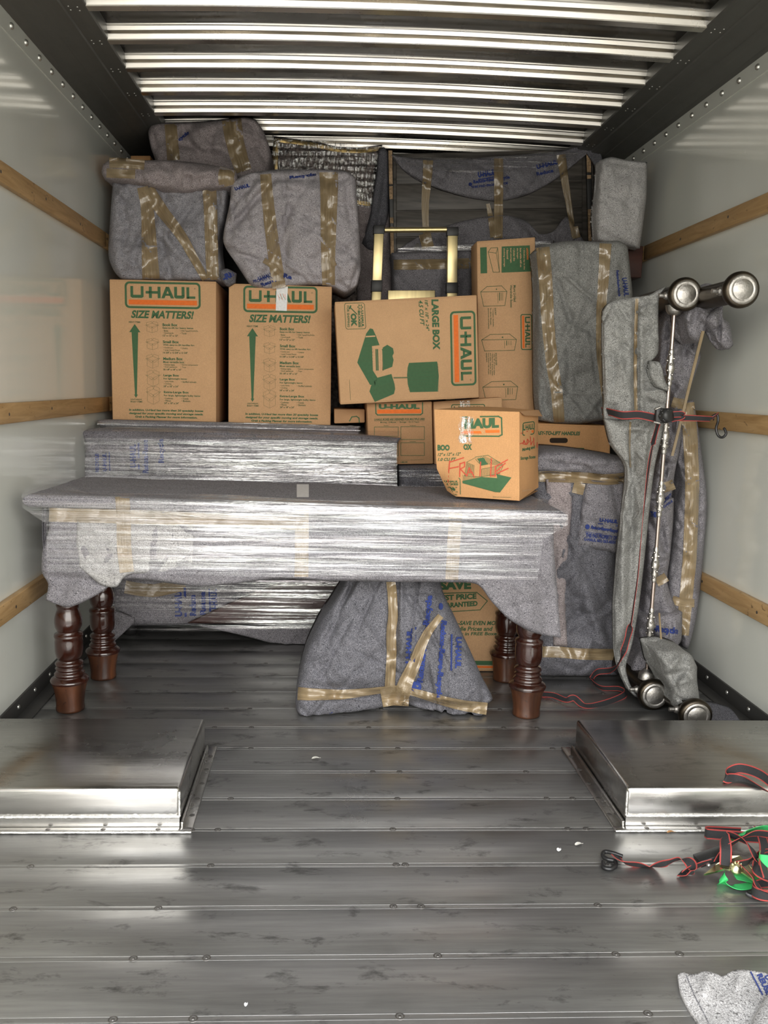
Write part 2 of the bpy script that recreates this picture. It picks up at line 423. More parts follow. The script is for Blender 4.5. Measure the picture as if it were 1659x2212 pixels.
def cloth(name, T, B, Lf, R, Y, D, mat, parent=None, rnd=.05, bulge=.015, amp=.008, freq=7.0, folds=(), res=5.0, seed=0.0,
          mp=None, base=None, edge_out=0.0, floor_clip=True):
    """a blanket-covered body: outline patch, rounded front, real depth D behind it"""
    allp = list(T) + list(B) + list(Lf or []) + list(R or [])
    wpx = max(p[0] for p in allp) - min(p[0] for p in allp); hpx = max(p[1] for p in allp) - min(p[1] for p in allp)
    nu = int(max(12, min(150, wpx / res))); nv = int(max(12, min(150, hpx / res)))
    Yf = Y if callable(Y) else (lambda s, q: Y)
    g = coons(T, B, Lf, R, nu, nv)
    y0 = Yf(.5, .5); k = y0 / F
    if not mp: amp *= 1.5
    V = []
    rr = random.Random(name + str(len(BASE)))
    ux0 = min(p[0] for p in allp); uy0 = min(p[1] for p in allp)
    auto = []
    if not mp and amp > .003:
        for k_ in range(int(min(46, 5 + wpx * hpx / 1300))):
            cx, cy = ux0 + wpx * rr.random(), uy0 + hpx * rr.random()
            an = rr.choice((rr.gauss(.9, .5), rr.gauss(2.2, .5), rr.gauss(1.57, .6))); ln_ = (.10 + .28 * rr.random()) * max(60, min(wpx, hpx))
            auto.append((cx - ln_ * math.cos(an), cy - ln_ * math.sin(an), cx + ln_ * math.cos(an), cy + ln_ * math.sin(an), 2.6 + 6.5 * rr.random() ** 1.6, rr.choice((1, 1, -1)) * amp * (.45 + .6 * rr.random())))
    folds = list(folds) + auto
    for j in range(nv):
        q = j / (nv - 1)
        for i in range(nu):
            s = i / (nu - 1); p = g[j][i]
            d = min((p - g[j][0]).length, (p - g[j][-1]).length, (p - g[0][i]).length, (p - g[-1][i]).length) * k
            d = min(d, rnd)
            off = rnd * (1 - math.sqrt(max(0, 1 - (1 - d / rnd) ** 2))) if rnd > 0 else 0
            off -= bulge * abs(math.sin(PI * s)) ** .6 * abs(math.sin(PI * q)) ** .6
            w = Vector((p.x * k, p.y * k, seed))
            fade = min(1, d / (rnd * .5 + 1e-6)) if rnd > 0 else 1
            n1_ = noise.noise(w * freq * 1.3 + Vector((11, 4, 2)) + Vector((w.y, -w.x, 0)) * 2)
            rd_ = max(0, 1 - abs(n1_) * 5.5) ** 2
            off += amp * (1.5 * noise.noise(w * freq) + .7 * noise.noise(w * freq * 2.3 + Vector((3, 1, 7))) + .3 * noise.noise(w * freq * 6) + .75 * rd_) * (.35 + .65 * fade)
            for (ax, ay, bx, by, wd, am) in folds:
                dd, tt = segd(p, (ax, ay), (bx, by))
                sg = math.exp(-(dd / wd) ** 2) * (.35 + .65 * math.sin(PI * min(1, max(0, tt))) ** .5)
                off += 1.5 * am * sg * (.4 + .6 * fade)
            yy = Yf(s, q) + off
            if mp: V.append(mp(p.x, p.y, off))
            else: V.append(at(p.x, p.y, yy))
    Fc = [(j * nu + i, (j + 1) * nu + i, (j + 1) * nu + i + 1, j * nu + i + 1) for j in range(nv - 1) for i in range(nu - 1)]
    front = len(Fc)
    ring = [i for i in range(nu)] + [j * nu + nu - 1 for j in range(1, nv)] + [(nv - 1) * nu + i for i in range(nu - 2, -1, -1)] + [j * nu for j in range(nv - 2, 0, -1)]
    prev = ring
    steps = 1 if D < .05 else 3
    cen = sum((V[i] for i in ring), Vector()) / len(ring)
    for st in range(1, steps + 1):
        n0 = len(V)
        for i in ring:
            p = V[i]
            qv = Vector((p.x, p.y + D * st / steps, p.z)) if not mp else Vector((p.x, p.y, p.z - D * st / steps))
            if D >= .05 and st < steps:
                o2 = (p - cen); o2.y = 0
                qv += o2.normalized() * (.006 * noise.noise(p * 9 + Vector((st, 0, 0)))) if o2.length > 1e-6 else Vector()
            V.append(qv)
        cur = list(range(n0, n0 + len(ring)))
        for a in range(len(ring)):
            b = (a + 1) % len(ring)
            Fc.append((prev[a], prev[b], cur[b], cur[a]))
        prev = cur
    # back cap: same grid connectivity straight behind (keeps concave outlines clean)
    n0 = len(V); idx = {}
    for a, i in enumerate(ring): idx[i] = prev[a]
    for i in range(nu * nv):
        if i not in idx:
            p = V[i]
            V.append(Vector((p.x, (V[ring[0]].y if False else p.y) + D, p.z)) if not mp else Vector((p.x, p.y, p.z - D)))
            idx[i] = len(V) - 1
    for j in range(nv - 1):
        for i in range(nu - 1):
            Fc.append((idx[j * nu + i], idx[j * nu + i + 1], idx[(j + 1) * nu + i + 1], idx[(j + 1) * nu + i]))
    if floor_clip and not mp:
        for p in V:
            if p.z < .003: p.z = .003
    o = mesh_obj(name, V, Fc, mat, parent, smooth=True, base=base)
    bv = BVHTree.FromPolygons(V, Fc[:front])
    SURF[o.name] = bv
    o_grid[o.name] = (V[:nu * nv], nu, nv)
    return o
o_grid = {}
def hit(bvs, u, v, off):
    d = ray(u, v).normalized(); best = None
    for bv in bvs:
        h = bv.ray_cast(CAM, d, 50)
        if h[0] is not None and (best is None or h[3] < best[3]): best = h
    if best is None: return None
    return best[0] - d * off
def hitf(bvs, u, v, off, Y):
    q = hit(bvs, u, v, off)
    return q if q is not None else at(u, v, Y)
def bvl(objs):
    return [SURF[o.name] if not isinstance(o, BVHTree) else o for o in (objs if isinstance(objs, (list, tuple)) else [objs])]
def strip(name, path, width, on, parent, mat=None, off=.004, uoff=0.0, wob=.0007, nc=7):
    """a band of tape lying on the surfaces 'on'"""
    mat = mat or TAPE
    B = bvl(on)
    ln = sum((Vector(b[:2]) - Vector(a[:2])).length for a, b in zip(path, path[1:]))
    n = max(4, int(ln / 6))
    c = resample(path, n)
    V = []; U = []; lastd = None; acc = uoff
    for i in range(n):
        t = (c[min(i + 1, n - 1)] - c[max(i - 1, 0)]).normalized(); nn = Vector((-t.y, t.x))
        w = width if not isinstance(width, (list, tuple)) else width[0] + (width[1] - width[0]) * i / (n - 1)
        if i: acc += (c[i] - c[i - 1]).length * .002
        rowp = []
        for k in range(nc):
            f = k / (nc - 1) - .5
            p = c[i] + nn * (w * f + .6 * noise.noise(Vector((i * .3, f * 3, ln))))
            q = hit(B, p.x, p.y, off + wob * noise.noise(Vector((i * .35, k * 1.1, ln * .1))) + wob)
            rowp.append((p, q))
        ds = [(q - CAM).length for p, q in rowp if q is not None]
        fall = (sum(ds) / len(ds)) if ds else lastd
        if fall is None: fall = 3.5
        lastd = fall
        for k, (p, q) in enumerate(rowp):
            V.append(q if q is not None else CAM + ray(p.x, p.y).normalized() * fall); U.append((acc, (k / (nc - 1)) * w * .002))
    Fc = [(i * nc + k, (i + 1) * nc + k, (i + 1) * nc + k + 1, i * nc + k + 1) for i in range(n - 1) for k in range(nc - 1)]
    return mesh_obj(name, V, Fc, mat, parent, uvs=U, smooth=True)

TXT = {}
def text_tris(s, bold, space=1.0):
    key = (s, bold, space)
    if key not in TXT:
        cu = bpy.data.curves.new('t', 'FONT'); cu.body = s; cu.size = 1; cu.offset = bold; cu.resolution_u = 3; cu.space_character = space
        ob = bpy.data.objects.new('t', cu)
        me = ob.to_mesh()
        vs = [(v.co.x, v.co.y) for v in me.vertices]; fs = [tuple(p.vertices) for p in me.polygons]
        ob.to_mesh_clear(); bpy.data.objects.remove(ob); bpy.data.curves.remove(cu)
        x0 = min(v[0] for v in vs); x1 = max(v[0] for v in vs); y0 = min(v[1] for v in vs); y1 = max(v[1] for v in vs)
        TXT[key] = ([((x - x0) / (x1 - x0), (y - y0) / (y1 - y0)) for x, y in vs], fs)
    return TXT[key]
class Print:
    """flat printing in picture-measured outlines, laid on a real surface"""
    def __init__(s, on, z=None, off=.0012):
        s.B = bvl(on); s.z = z or (lambda x, y: (x, y)); s.off = off; s.lay = {}
    def _add(s, mat, pts, faces, off=0.0):
        V, Fc = s.lay.setdefault(mat.name, ([], []))
        out = []; last = None
        for p in pts:
            q = hit(s.B, p[0], p[1], s.off + off); out.append(q)
        good = [q for q in out if q is not None]
        if not good: return
        md = sum((q - CAM).length for q in good) / len(good)
        n = len(V)
        faces = [f for f in faces if all(out[i] is not None for i in f)]
        for p, q in zip(pts, out):
            V.append(q if q is not None else CAM + ray(p[0], p[1]).normalized() * md)
        Fc += [tuple(i + n for i in f) for f in faces]
    def text(s, txt, bl, br, tl, mat, bold=.02, shear=0.0, off=0.0):
        """bl, br, tl: corners of the lettering's own box"""
        vs, fs = text_tris(txt, min(bold * 1.35 + .010, .062))
        bl, br, tl = Vector(bl), Vector(br), Vector(tl)
        pts = []
        sh = (.22 * (tl - bl).length / max((br - bl).length, 1e-6)) if shear else 0
        for u, v in vs:
            uu = (u + sh * v) / (1 + sh) if sh >= 0 else u
            pts.append(s.z(*(bl + (br - bl) * uu + (tl - bl) * v)))
        s._add(mat, pts, fs, off)
    def line(s, pts, w, mat, close=False):
        pts = [Vector(p) for p in pts]
        if close: pts = pts + [pts[0]]
        for a, b in zip(pts, pts[1:]):
            d = (b - a).normalized() * (w / 2); n = Vector((-d.y, d.x))
            s._add(mat, [s.z(*q) for q in (a - d + n, b + d + n, b + d - n, a - d - n)], [(0, 1, 2, 3)])
    def poly(s, pts, mat, off=0.0):
        s._add(mat, [s.z(*p) for p in pts], [tuple(range(len(pts)))], off)
    def build(s, parent, names):
        for mn, (V, Fc) in s.lay.items():
            mesh_obj(names.get(mn, 'printing'), V, Fc, bpy.data.materials[mn], parent)
def rrect(x0, y0, x1, y1, r, n=6):
    out = []
    for cx, cy, a0 in ((x1 - r, y0 + r, -90), (x1 - r, y1 - r, 0), (x0 + r, y1 - r, 90), (x0 + r, y0 + r, 180)):
        for k in range(n + 1):
            a = math.radians(a0 + 90 * k / n); out.append((cx + r * math.cos(a), cy + r * math.sin(a)))
    return out
LET = []   # logo lettering in a 0..1 x 0..1 (down) frame
def _logo():
    def R(x0, y0, x1, y1): LET.append([(x0, y0), (x1, y0), (x1, y1), (x0, y1)])
    t = .042
    R(0, 0, t, .78); R(.16, 0, .16 + t, .78); LET.append([(0, .74), (.202, .74), (.202, .9), (.175, 1), (.027, 1), (0, .9)])
    R(.235, .40, .44, .62); R(.285, .02, .33, 1) ; R(.42, .02, .465, 1)
    LET.append([(.475, 1), (.548, .02), (.598, .02), (.524, 1)]); LET.append([(.548, .02), (.598, .02), (.672, 1), (.622, 1)]); R(.535, .60, .615, .78)
    R(.675, 0, .72, .78); R(.79, 0, .835, .78); LET.append([(.675, .74), (.835, .74), (.835, .9), (.81, 1), (.70, 1), (.675, .9)])
    R(.865, .02, .908, 1); R(.865, .80, 1, 1)
_logo()
def logo(P, tl, tr, bl, green=None, orange=None, frame=True, asp=2.85):
    """rounded frame, wordmark and stripe; tl/tr/bl are the frame's corners"""
    green = green or GREEN; orange = orange or ORANGE
    tl, tr, bl = Vector(tl), Vector(tr), Vector(bl)
    X = tr - tl; Yv = bl - tl
    m = lambda x, y: tuple(tl + X * x + Yv * y)
    if frame:
        o = rrect(0, 0, asp, 1, .17); i = rrect(.075, .075, asp - .075, .925, .11)
        n = len(o)
        P._add(green, [P.z(*m(x / asp, y)) for x, y in o + i], [(k, (k + 1) % n, n + (k + 1) % n, n + k) for k in range(n)])
    for q in LET:
        P.poly([m(.075 + .855 * x, .17 + .44 * y) for x, y in q], green)
    P.poly([m(.05, .68), (m(.95, .68)), m(.95, .86), m(.05, .86)], orange)
    P.line([m(.925 + .008 * math.cos(a * PI / 3), .23 + .022 * math.sin(a * PI / 3)) for a in range(6)], (X.length) * .003, green, True)

def carton(name, label, quad, Y, D, mat=None, group=None, Ys=None, depth=None, bev=.004, warp=.0015, cat='cardboard box'):
    """a carton: front panel TL,TR,BR,BL in picture measure at depth Y, real depth D"""
    mat = mat or CARD
    Ys = Ys or [Y] * 4
    P = [at(u, v, y) for (u, v), y in zip(quad, Ys)]
    for p in P:
        if p.z < .002: p.z = .002
    dv = depth or Vector((0, D, 0))
    base = (P[3] + P[2]) / 2 + dv * .5
    base.z = min(p.z for p in P)
    t = thing(name, label, cat, base, group)
    mb = MB()
    mb.hexa([P[3], P[2], P[2] + dv, P[3] + dv, P[0], P[1], P[1] + dv, P[0] + dv], 0, bev)
    bm = bmesh.new()
    o = mb.build('carton_body', mat, t)
    bm.free()
    fq = BVHTree.FromPolygons([P[0], P[1], P[2], P[3]], [(0, 1, 2, 3)])
    SURF[t.name] = fq
    # flap seam along the top
    a = (P[0] + P[0] + dv) / 2; b = (P[1] + P[1] + dv) / 2
    s = MB(); upv = Vector((0, 0, .0012))
    s.add([a + upv, b + upv, b + upv + Vector((0, .003, 0)), a + upv + Vector((0, .003, 0))], [(0, 1, 2, 3)])
    s.build('flap_seam', CARD_D, t)
    # folded flap edges visible along the front top and bottom edges
    n = (P[1] - P[0]).cross(P[3] - P[0]).normalized()
    if n.y > 0: n = -n
    for A, Bq, dz in ((P[0], P[1], -1), (P[3], P[2], 1)):
        d = (P[3] - P[0]).normalized() * (.006 if dz < 0 else -.006)
        e_ = MB(); e_.add([A + d * 1.0 + n * .0006, Bq + d + n * .0006, Bq + d * 1.25 + n * .0006, A + d * 1.25 + n * .0006], [(0, 1, 2, 3)])
        e_.build('flap_crease', CARD_D, t)
    return t, P

NAMES = {'green_box_ink': 'green_lettering', 'orange_box_ink': 'orange_stripe', 'thin_dark_green_ink': 'thin_lettering', 'blue_blanket_ink': 'blue_lettering',
         'red_marker_ink': 'red_marker_lettering', 'white_label_tape': 'white_label', 'dark_hole_decal': 'hand_hole_decal', 'unprinted_cardboard_lettering': 'pale_lettering'}
def open_box(P, cx, cy, w, h, lw=2.2):
    """little open-carton line drawing: cx,cy centre of the box body's top corner"""
    a = w * .5
    L0 = (cx - a, cy - h * .1); R0 = (cx + a, cy - h * .1); M = (cx, cy + h * .06); Bk = (cx, cy - h * .26)
    dn = h * .5
    ln = lambda *p: P.line(list(p), lw, INK)
    ln(L0, M, R0, Bk, L0)
    ln(L0, (L0[0], L0[1] + dn), (M[0], M[1] + dn), (R0[0], R0[1] + dn), R0); ln(M, (M[0], M[1] + dn))
    ln(L0, (L0[0] - w * .14, L0[1] - h * .02), (M[0] - w * .10, M[1] + h * .12), M)
    ln(R0, (R0[0] + w * .14, R0[1] - h * .02), (M[0] + w * .12, M[1] + h * .12), M)
    ln(L0, (L0[0] - w * .05, L0[1] - h * .2), (Bk[0] - w * .08, Bk[1] - h * .16), Bk)
    ln(R0, (R0[0] + w * .03, R0[1] - h * .2), (Bk[0] + w * .10, Bk[1] - h * .16), Bk)

def ribbon(name, pts, w, parent, mats, tw=None, edge=.12, thick=.0012):
    """webbing: pts = world points, tw = per-point angle of the band (0 flat, 90 on edge)"""
    n0 = len(pts); m = max(24, n0 * 9)
    px = resample([(i, 0) for i in range(n0)], m)
    def cr(vals, t):
        i = min(int(t), n0 - 2); f = t - i
        a, b, c, d = vals[max(i - 1, 0)], vals[i], vals[i + 1], vals[min(i + 2, n0 - 1)]
        return .5 * (2 * b + (c - a) * f + (2 * a - 5 * b + 4 * c - d) * f * f + (3 * b - a - 3 * c + d) * f ** 3)
    pts = [Vector(p) for p in pts]; tw = tw or [0] * n0
    V = []; Fc = []; mi = []
    ts = [(n0 - 1) * k / (m - 1) for k in range(m)]
    P = [cr(pts, t) for t in ts]; A = [cr(tw, t) for t in ts]
    cols = [-.5, -.5 + edge, .5 - edge, .5]
    for k in range(m):
        t = (P[min(k + 1, m - 1)] - P[max(k - 1, 0)]).normalized()
        z = Vector((0, 0, 1))
        side = t.cross(z)
        side = side.normalized() if side.length > .15 else Vector((1, 0, 0))
        nn = side.cross(t).normalized()
        a = math.radians(A[k]); wv = side * math.cos(a) + nn * math.sin(a); nv = wv.cross(t).normalized()
        for sgn in (1, -1):
            for c in cols: V.append(P[k] + wv * (c * w) + nv * (sgn * thick / 2))
    for k in range(m - 1):
        o = k * 8; q = o + 8
        for i in range(3):
            Fc.append((o + i, q + i, q + i + 1, o + i + 1)); mi.append(1 if i != 1 else 0)
            Fc.append((o + 4 + i, o + 5 + i, q + 5 + i, q + 4 + i)); mi.append(1 if i != 1 else 0)
        Fc.append((o, o + 4, q + 4, q)); Fc.append((o + 3, q + 3, q + 7, o + 7)); mi += [1, 1]
    return mesh_obj(name, V, Fc, None, parent, mats=mats, fmat=mi, smooth=False)
KR = [STRAPK, STRAPR]; GG = [STRAPG, STRAPG]

# ================================================================== THE TRUCK BODY
PITCH = 0.1555
seam0 = 1.650
k0 = int((seam0 - (YE - .05)) / PITCH) + 1
mb = MB()
y = seam0 - k0 * PITCH
sx = [-1.05, -.80, -.505, -.405, -.02, .03, .41, .495, .80, 1.08]
while y < YB:
    mb.box(XL, XR, y + .0002, y + PITCH - .0132, -.03, 0, 0, .0005)
    mb.box(XL, XR, y + PITCH - .0129, y + PITCH - .0001, -.03, -.0001, 0, .0004)
    j = int(round((y - seam0) / PITCH))
    for i, xs in enumerate(sx):
        if (i + j) % 4 == 3: continue
        xx = xs + .02 * math.sin(i * 3.1 + j)
        mb.lathe([(.0085, -.0012), (.0085, .0004), (.0062, .0006), (.0058, -.0004), (.003, -.0004), (.0028, .0008), (.0002, .0010)], (xx, y - .006, 0), n=12, mi=1)
    y += PITCH
mb.box(XL, XR, YE, YB, -.06, -.031, 0)
struct(mb.build('floor', [FLOORM, SCREWM]))

def wall(name, x, s):
    m = MB(); m.box(min(x, x + s * .03), max(x, x + s * .03), YE, YB, 0, ZT)
    return struct(m.build(name, WALLM))
wall('wall_left', XL, -1); wall('wall_right', XR, 1)
m = MB(); m.box(XL - .03, XR + .03, YB, YB + .03, -.06, ZT + .05); struct(m.build('wall_back', flat('front_bulkhead', (.20, .20, .19), .4)))

# kick plates along the floor
for nm, x, s in (('baseboard_left', XL, 1), ('baseboard_right', XR, -1)):
    m = MB()
    x1 = x + s * .004; x2 = x + s * .012
    m.box(min(x, x1 + s * .004), max(x, x1 + s * .004), 2.42, YB, 0, .058, 0, .001)
    m.box(min(x, x + s * .055), max(x, x + s * .055), 2.42, YB, 0, .004, 0, .001)
    yy = 2.5
    while yy < 4.9:
        m.dome((x + s * .008, yy, .034), .008, (s, 0, 0), .005, 10, 1); yy += .155
    struct(m.build(nm, [DARKM, RIVM]))

# wooden tie slats
i = 0
for x, s in ((XL, 1), (XR, -1)):
    for z in (1.668, .966, .372):
        i += 1
        m = MB()
        yj = 3.83
        m.box(min(x, x + s * .022), max(x, x + s * .022), YE + .02, yj, z - .031, z + .031, 0, .003)
        m.box(min(x, x + s * .021), max(x, x + s * .021), yj + .004, YB, z - .031, z + .031, 0, .003)
        yy = .6
        while yy < 4.9:
            m.dome((x + s * .0225, yy, z + .006 * math.sin(yy * 7)), .0055, (s, 0, 0), .001, 8, 1); yy += .405
        struct(m.build('trim_%d' % i, [SLAT, SCREWM]))

# roof rails with their rivets
ribs = [.72 + .2645 * k for k in range(16)]
for x, s in ((XL, 1), (XR, -1)):
    i += 1
    m = MB()
    def prof(pts):
        V = []
        for yy in (YE, YB):
            V += [(x + s * a, yy, z) for a, z in pts]
        n = len(pts)
        m.add(V, [(k, (k + 1) % n, n + (k + 1) % n, n + k) for k in range(n)] + [tuple(range(n)), tuple(range(2 * n - 1, n - 1, -1))])
    prof([(0, 2.165), (.004, 2.158), (.02, 2.166), (.085, 2.183), (.088, 2.186), (.150, 2.200), (.153, 2.207), (.214, 2.216), (.218, 2.222), (.218, 2.34), (0, 2.34)])
    for yr in ribs:
        for q in range(4):
            m.dome((x + s * (.166 + .024 * (q % 2)), yr + .004 + .013 * q, 2.2085 + .004 * (q % 2)), .0034, (0, 0, -1), .002, 8, 1)
    struct(m.build('trim_%d' % i, [RAILM, RIVM]))
    i += 1
    m = MB()
    m.box(min(x, x + s * .003), max(x, x + s * .003), YE, YB, 2.10, 2.166, 0)
    yy = .5
    while yy < 4.9:
        m.dome((x + s * .003, yy, 2.132), .0105, (s, 0, 0), .0085, 12, 1); yy += .128
    struct(m.build('trim_%d' % i, [WALLM, RIVM]))

# roof sheet (slightly dented between the ribs)
m = MB()
V = []; nx, ny = 60, 150
for b in range(ny):
    for a in range(nx):
        xx = XL + (XR - XL) * a / (nx - 1); yy = YE + (YB - YE) * b / (ny - 1)
        V.append((xx, yy, 2.2630 + .020 * (1 - ((xx - .04) / 1.0) ** 2) + .003 * noise.noise(Vector((xx * 2.2, yy * 6, 3)))))
m.add(V, [(b * nx + a, b * nx + a + 1, (b + 1) * nx + a + 1, (b + 1) * nx + a) for b in range(ny - 1) for a in range(nx - 1)], 0, True)
m.box(XL - .03, XR + .03, YE, YB, 2.36, 2.40)
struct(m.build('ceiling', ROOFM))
for yr in ribs:
    i += 1
    m = MB(); V = []; n = 40
    pf = [(-.002, .050), (.0, .0430), (.0030, .040), (.0075, .0285), (.0095, .0270), (.048, .0268), (.048, .0185), (.0110, .0180), (.0122, .0165), (.0165, .003), (.0195, .0), (.056, 0.0), (.060, .004), (.064, .054)]
    for a in range(n):
        xx = XL + .2 + (XR - XL - .4) * a / (n - 1)
        cz = 2.216 + .020 * (1 - ((xx - .04) / 1.0) ** 2) + .0012 * noise.noise(Vector((xx * 3, yr, 0)))
        for q, (dy, dz) in enumerate(pf):
            V.append((xx, yr + dy + .0012 * noise.noise(Vector((xx * 4, yr * 5, q * .2))), cz + dz))
    np_ = len(pf)
    m.add(V, [(a * np_ + q, (a + 1) * np_ + q, (a + 1) * np_ + q + 1, a * np_ + q + 1) for a in range(n - 1) for q in range(np_ - 1)], 0, False)
    struct(m.build('trim_%d' % i, RIBM))

# wheel wells
for nm, xi, xo, s in (('wheel_well', -.515, XL, -1), ('wheel_well', .572, XR, 1)):
    m = MB()
    y0, y1, h = 1.957, 2.392, .105
    x0, x1 = min(xi, xo), max(xi, xo)
    m.box(x0 + (.0 if s > 0 else 0), x1, y0, y1, .028, h, 0, .009)
    m.box(x0 + .001, x1 - .001, y0 + .001, y1 - .001, .0, .034, 0)
    # weld beads: along the front and up the inner front corner
    pts = [(x0 + (x1 - x0) * k / 90, y0 - .0005 + .0012 * noise.noise(Vector((k * .8, s, 0))), .0325 + .0012 * noise.noise(Vector((k * .9, s, 4)))) for k in range(91)]
    m.tube(pts, [.0042 + .0012 * noise.noise(Vector((k * 1.9, s, 2))) for k in range(91)], 8, 1)
    pts = [(xi + s * .001, y0 + .001, .034 + (h - .042) * k / 24) for k in range(25)]
    m.tube(pts, [.0038 + .001 * noise.noise(Vector((k * 1.7, s, 5))) for k in range(25)], 8, 1)
    # flange along the floor: front lip and inner ledge
    m.box(x0 + (.0 if s > 0 else 0) - (.03 if s > 0 else 0), x1 + (.03 if s < 0 else 0), y0 - .018, y0, 0, .006, 0, .002)
    pts = [(x0 - (.03 if s > 0 else 0) + (x1 - x0 + .03) * k / 60, y0 - .019, .003 + .001 * noise.noise(Vector((k * 1.3, s, 9)))) for k in range(61)]
    m.tube(pts, .0032, 8, 1)
    a0, a1 = sorted((xi - s * .003, xi - s * .031))
    m.box(a0, a1, y0 - .016, 2.425, 0, .0045, 0, .0015)
    a0, a1 = sorted((xi - s * .001, xi - s * .009))
    m.box(a0, a1, y0 - .002, 2.40, 0, .02, 0, .003)
    for q in range(5):
        m.dome((xi - s * .02, y0 + .06 + q * .085, .0045), .007, (0, 0, 1), .0015, 10, 2)
        m.dome((xi + s * (.05 + .13 * q), y0 - .010, .006), .0065, (0, 0, 1), .0015, 10, 2)
    struct(m.build(nm, [WELLM, WELDM, SCREWM]))

# ================================================================== CARTONS
# ---- two tall printed cartons side by side
def size_chart(t, z, x0):
    """x0: list of the measured positions that differ between the two cartons"""
    P = Print([SURF[t.name]], z)
    return P
t1, _ = carton('moving_box', 'tall brown carton with a green up-down arrow chart, nearest the left wall', [(236, 603), (467, 608), (467, 915), (243, 912)], 3.72, .44, group='printed size chart cartons')
z4 = lambda x, y: (220 + x * 280 / 1659, 590 + y * 340 / 2014)
t2, _ = carton('moving_box', 'tall brown carton with an arrow chart and a white tape label over its green logo', [(494, 612), (717, 619), (714, 922), (493, 918)], 3.72, .44, group='printed size chart cartons')
z5 = lambda x, y: (480 + x * 260 / 1659, 590 + y * 340 / 2169)
def chart(t, z, k, ox, oy, sy, skew):
    """k: zoom scale of this carton's own measures; prints the whole panel"""
    P = Print([SURF[t.name]], z)
    X = lambda x, y: (ox + x * k + (y * skew), oy + y * k * sy + x * k * .018)
    def T(s, x0, y0, x1, y1, mat=GREEN, bold=.02, sh=0.0):
        P.text(s, X(x0, y1), X(x1, y1), X(x0, y0), mat, bold, sh)
    logo(P, X(190, 32), X(1160, 32), X(190, 372))
    T('SIZE MATTERS!', 262, 398, 1075, 500, GREEN, .022, .12)
    T('HEAVY ITEMS', 235, 540, 382, 562, INK, .01)
    c = 310
    P.poly([X(c, 575), X(c + 72, 680), X(c + 42, 680), X(c + 12, 1478), X(c + 24, 1478), X(c, 1520), X(c - 24, 1478), X(c - 12, 1478), X(c - 42, 680), X(c - 72, 680)], GREEN)
    T('LIGHTWEIGHT,', 240, 1532, 390, 1552, INK, .01); T('BULKY ITEMS', 240, 1558, 390, 1580, INK, .01)
    rows = [(560, 'Book Box', 190, 'Easy-to-lift for heavy items:', 395, ['Books', 'Canned goods'], ['VHS Tapes/CDs/DVDs', 'Tools'], '12" x 12" x 12"', 195, 130),
            (778, 'Small Box', 205, 'With easy-to-lift handles for:', 405, ['Cookie jars', 'Large Crystal Pieces'], ['Linens', ''], '16 3/8" x 12 5/8" x 12 5/8"', 315, 130),
            (994, 'Medium Box', 250, 'Most versatile box:', 270, ['Kitchen items', 'Small appliances'], ['Stereo components', 'Toys'], '18 1/8" x 18" x 16"', 230, 165),
            (1210, 'Large Box', 200, 'For lightweight items:', 300, ['Lamp shades', 'Clothing'], ['Stuffed animals', ''], '18" x 18" x 24"', 190, 195),
            (1425, 'Extra-Large Box', 322, 'For large, lightweight bulky items:', 470, ['Comforters', 'Pillows'], ['Towels', 'Blankets'], '24" x 18" x 24"', 190, 220)]
    for y, ti, w, su, w2, l, r, dm, w3, bh in rows:
        T(ti, 667, y, 667 + w, y + 36, GREEN, .02)
        T(su, 667, y + 46, 667 + w2, y + 74, GREEN, .01)
        for n, s in enumerate(l):
            T('\u2022 ' + s, 670, y + 84 + 30 * n, 670 + 9.6 * (len(s) + 2), y + 106 + 30 * n, INK, .004)
        for n, s in enumerate(r):
            if s: T('\u2022 ' + s, 890, y + 84 + 30 * n, 890 + 11.5 * (len(s) + 2), y + 106 + 30 * n, INK, .004)
        T(dm, 667, y + 144, 667 + w3, y + 168, INK, .012)
        c0 = X(533, y + 40)
        open_box(P, c0[0], c0[1], 150 * k * (.8 + bh / 1100), (bh + 20) * k)
    T('In addition, U-Haul has more than 20 specialty boxes', 214, 1660, 1172, 1694, GREEN, .025, .03)
    T('designed for your specific moving and storage needs.', 214, 1703, 1172, 1737, GREEN, .025, .03)
    T('Grab a Packing Planner for more information.', 290, 1746, 1095, 1780, GREEN, .025, .03)
    return P
P = chart(t1, z4, 1.0, 100, 70, 1.0, .018); P.build(t1, NAMES)
P = chart(t2, z5, 1.055, 90, 133, 1.02, .0)
P.build(t2, NAMES)
P = Print([SURF[t2.name]], z5, .0026)
P.poly([(748, 190), (905, 185), (890, 522), (738, 515)], WHITE); P.build(t2, NAMES)
P = Print([SURF[t2.name]], z5, .0030)
for a in range(9): P.line([(770 + a * 12, 300 + 30 * math.sin(a * 2.0)), (790 + a * 11, 350 + 25 * math.cos(a * 1.7))], 4, GREEN if a % 2 else ORANGE)
P.build(t2, {'green_box_ink': 'scribble_print', 'orange_box_ink': 'scribble_print'})

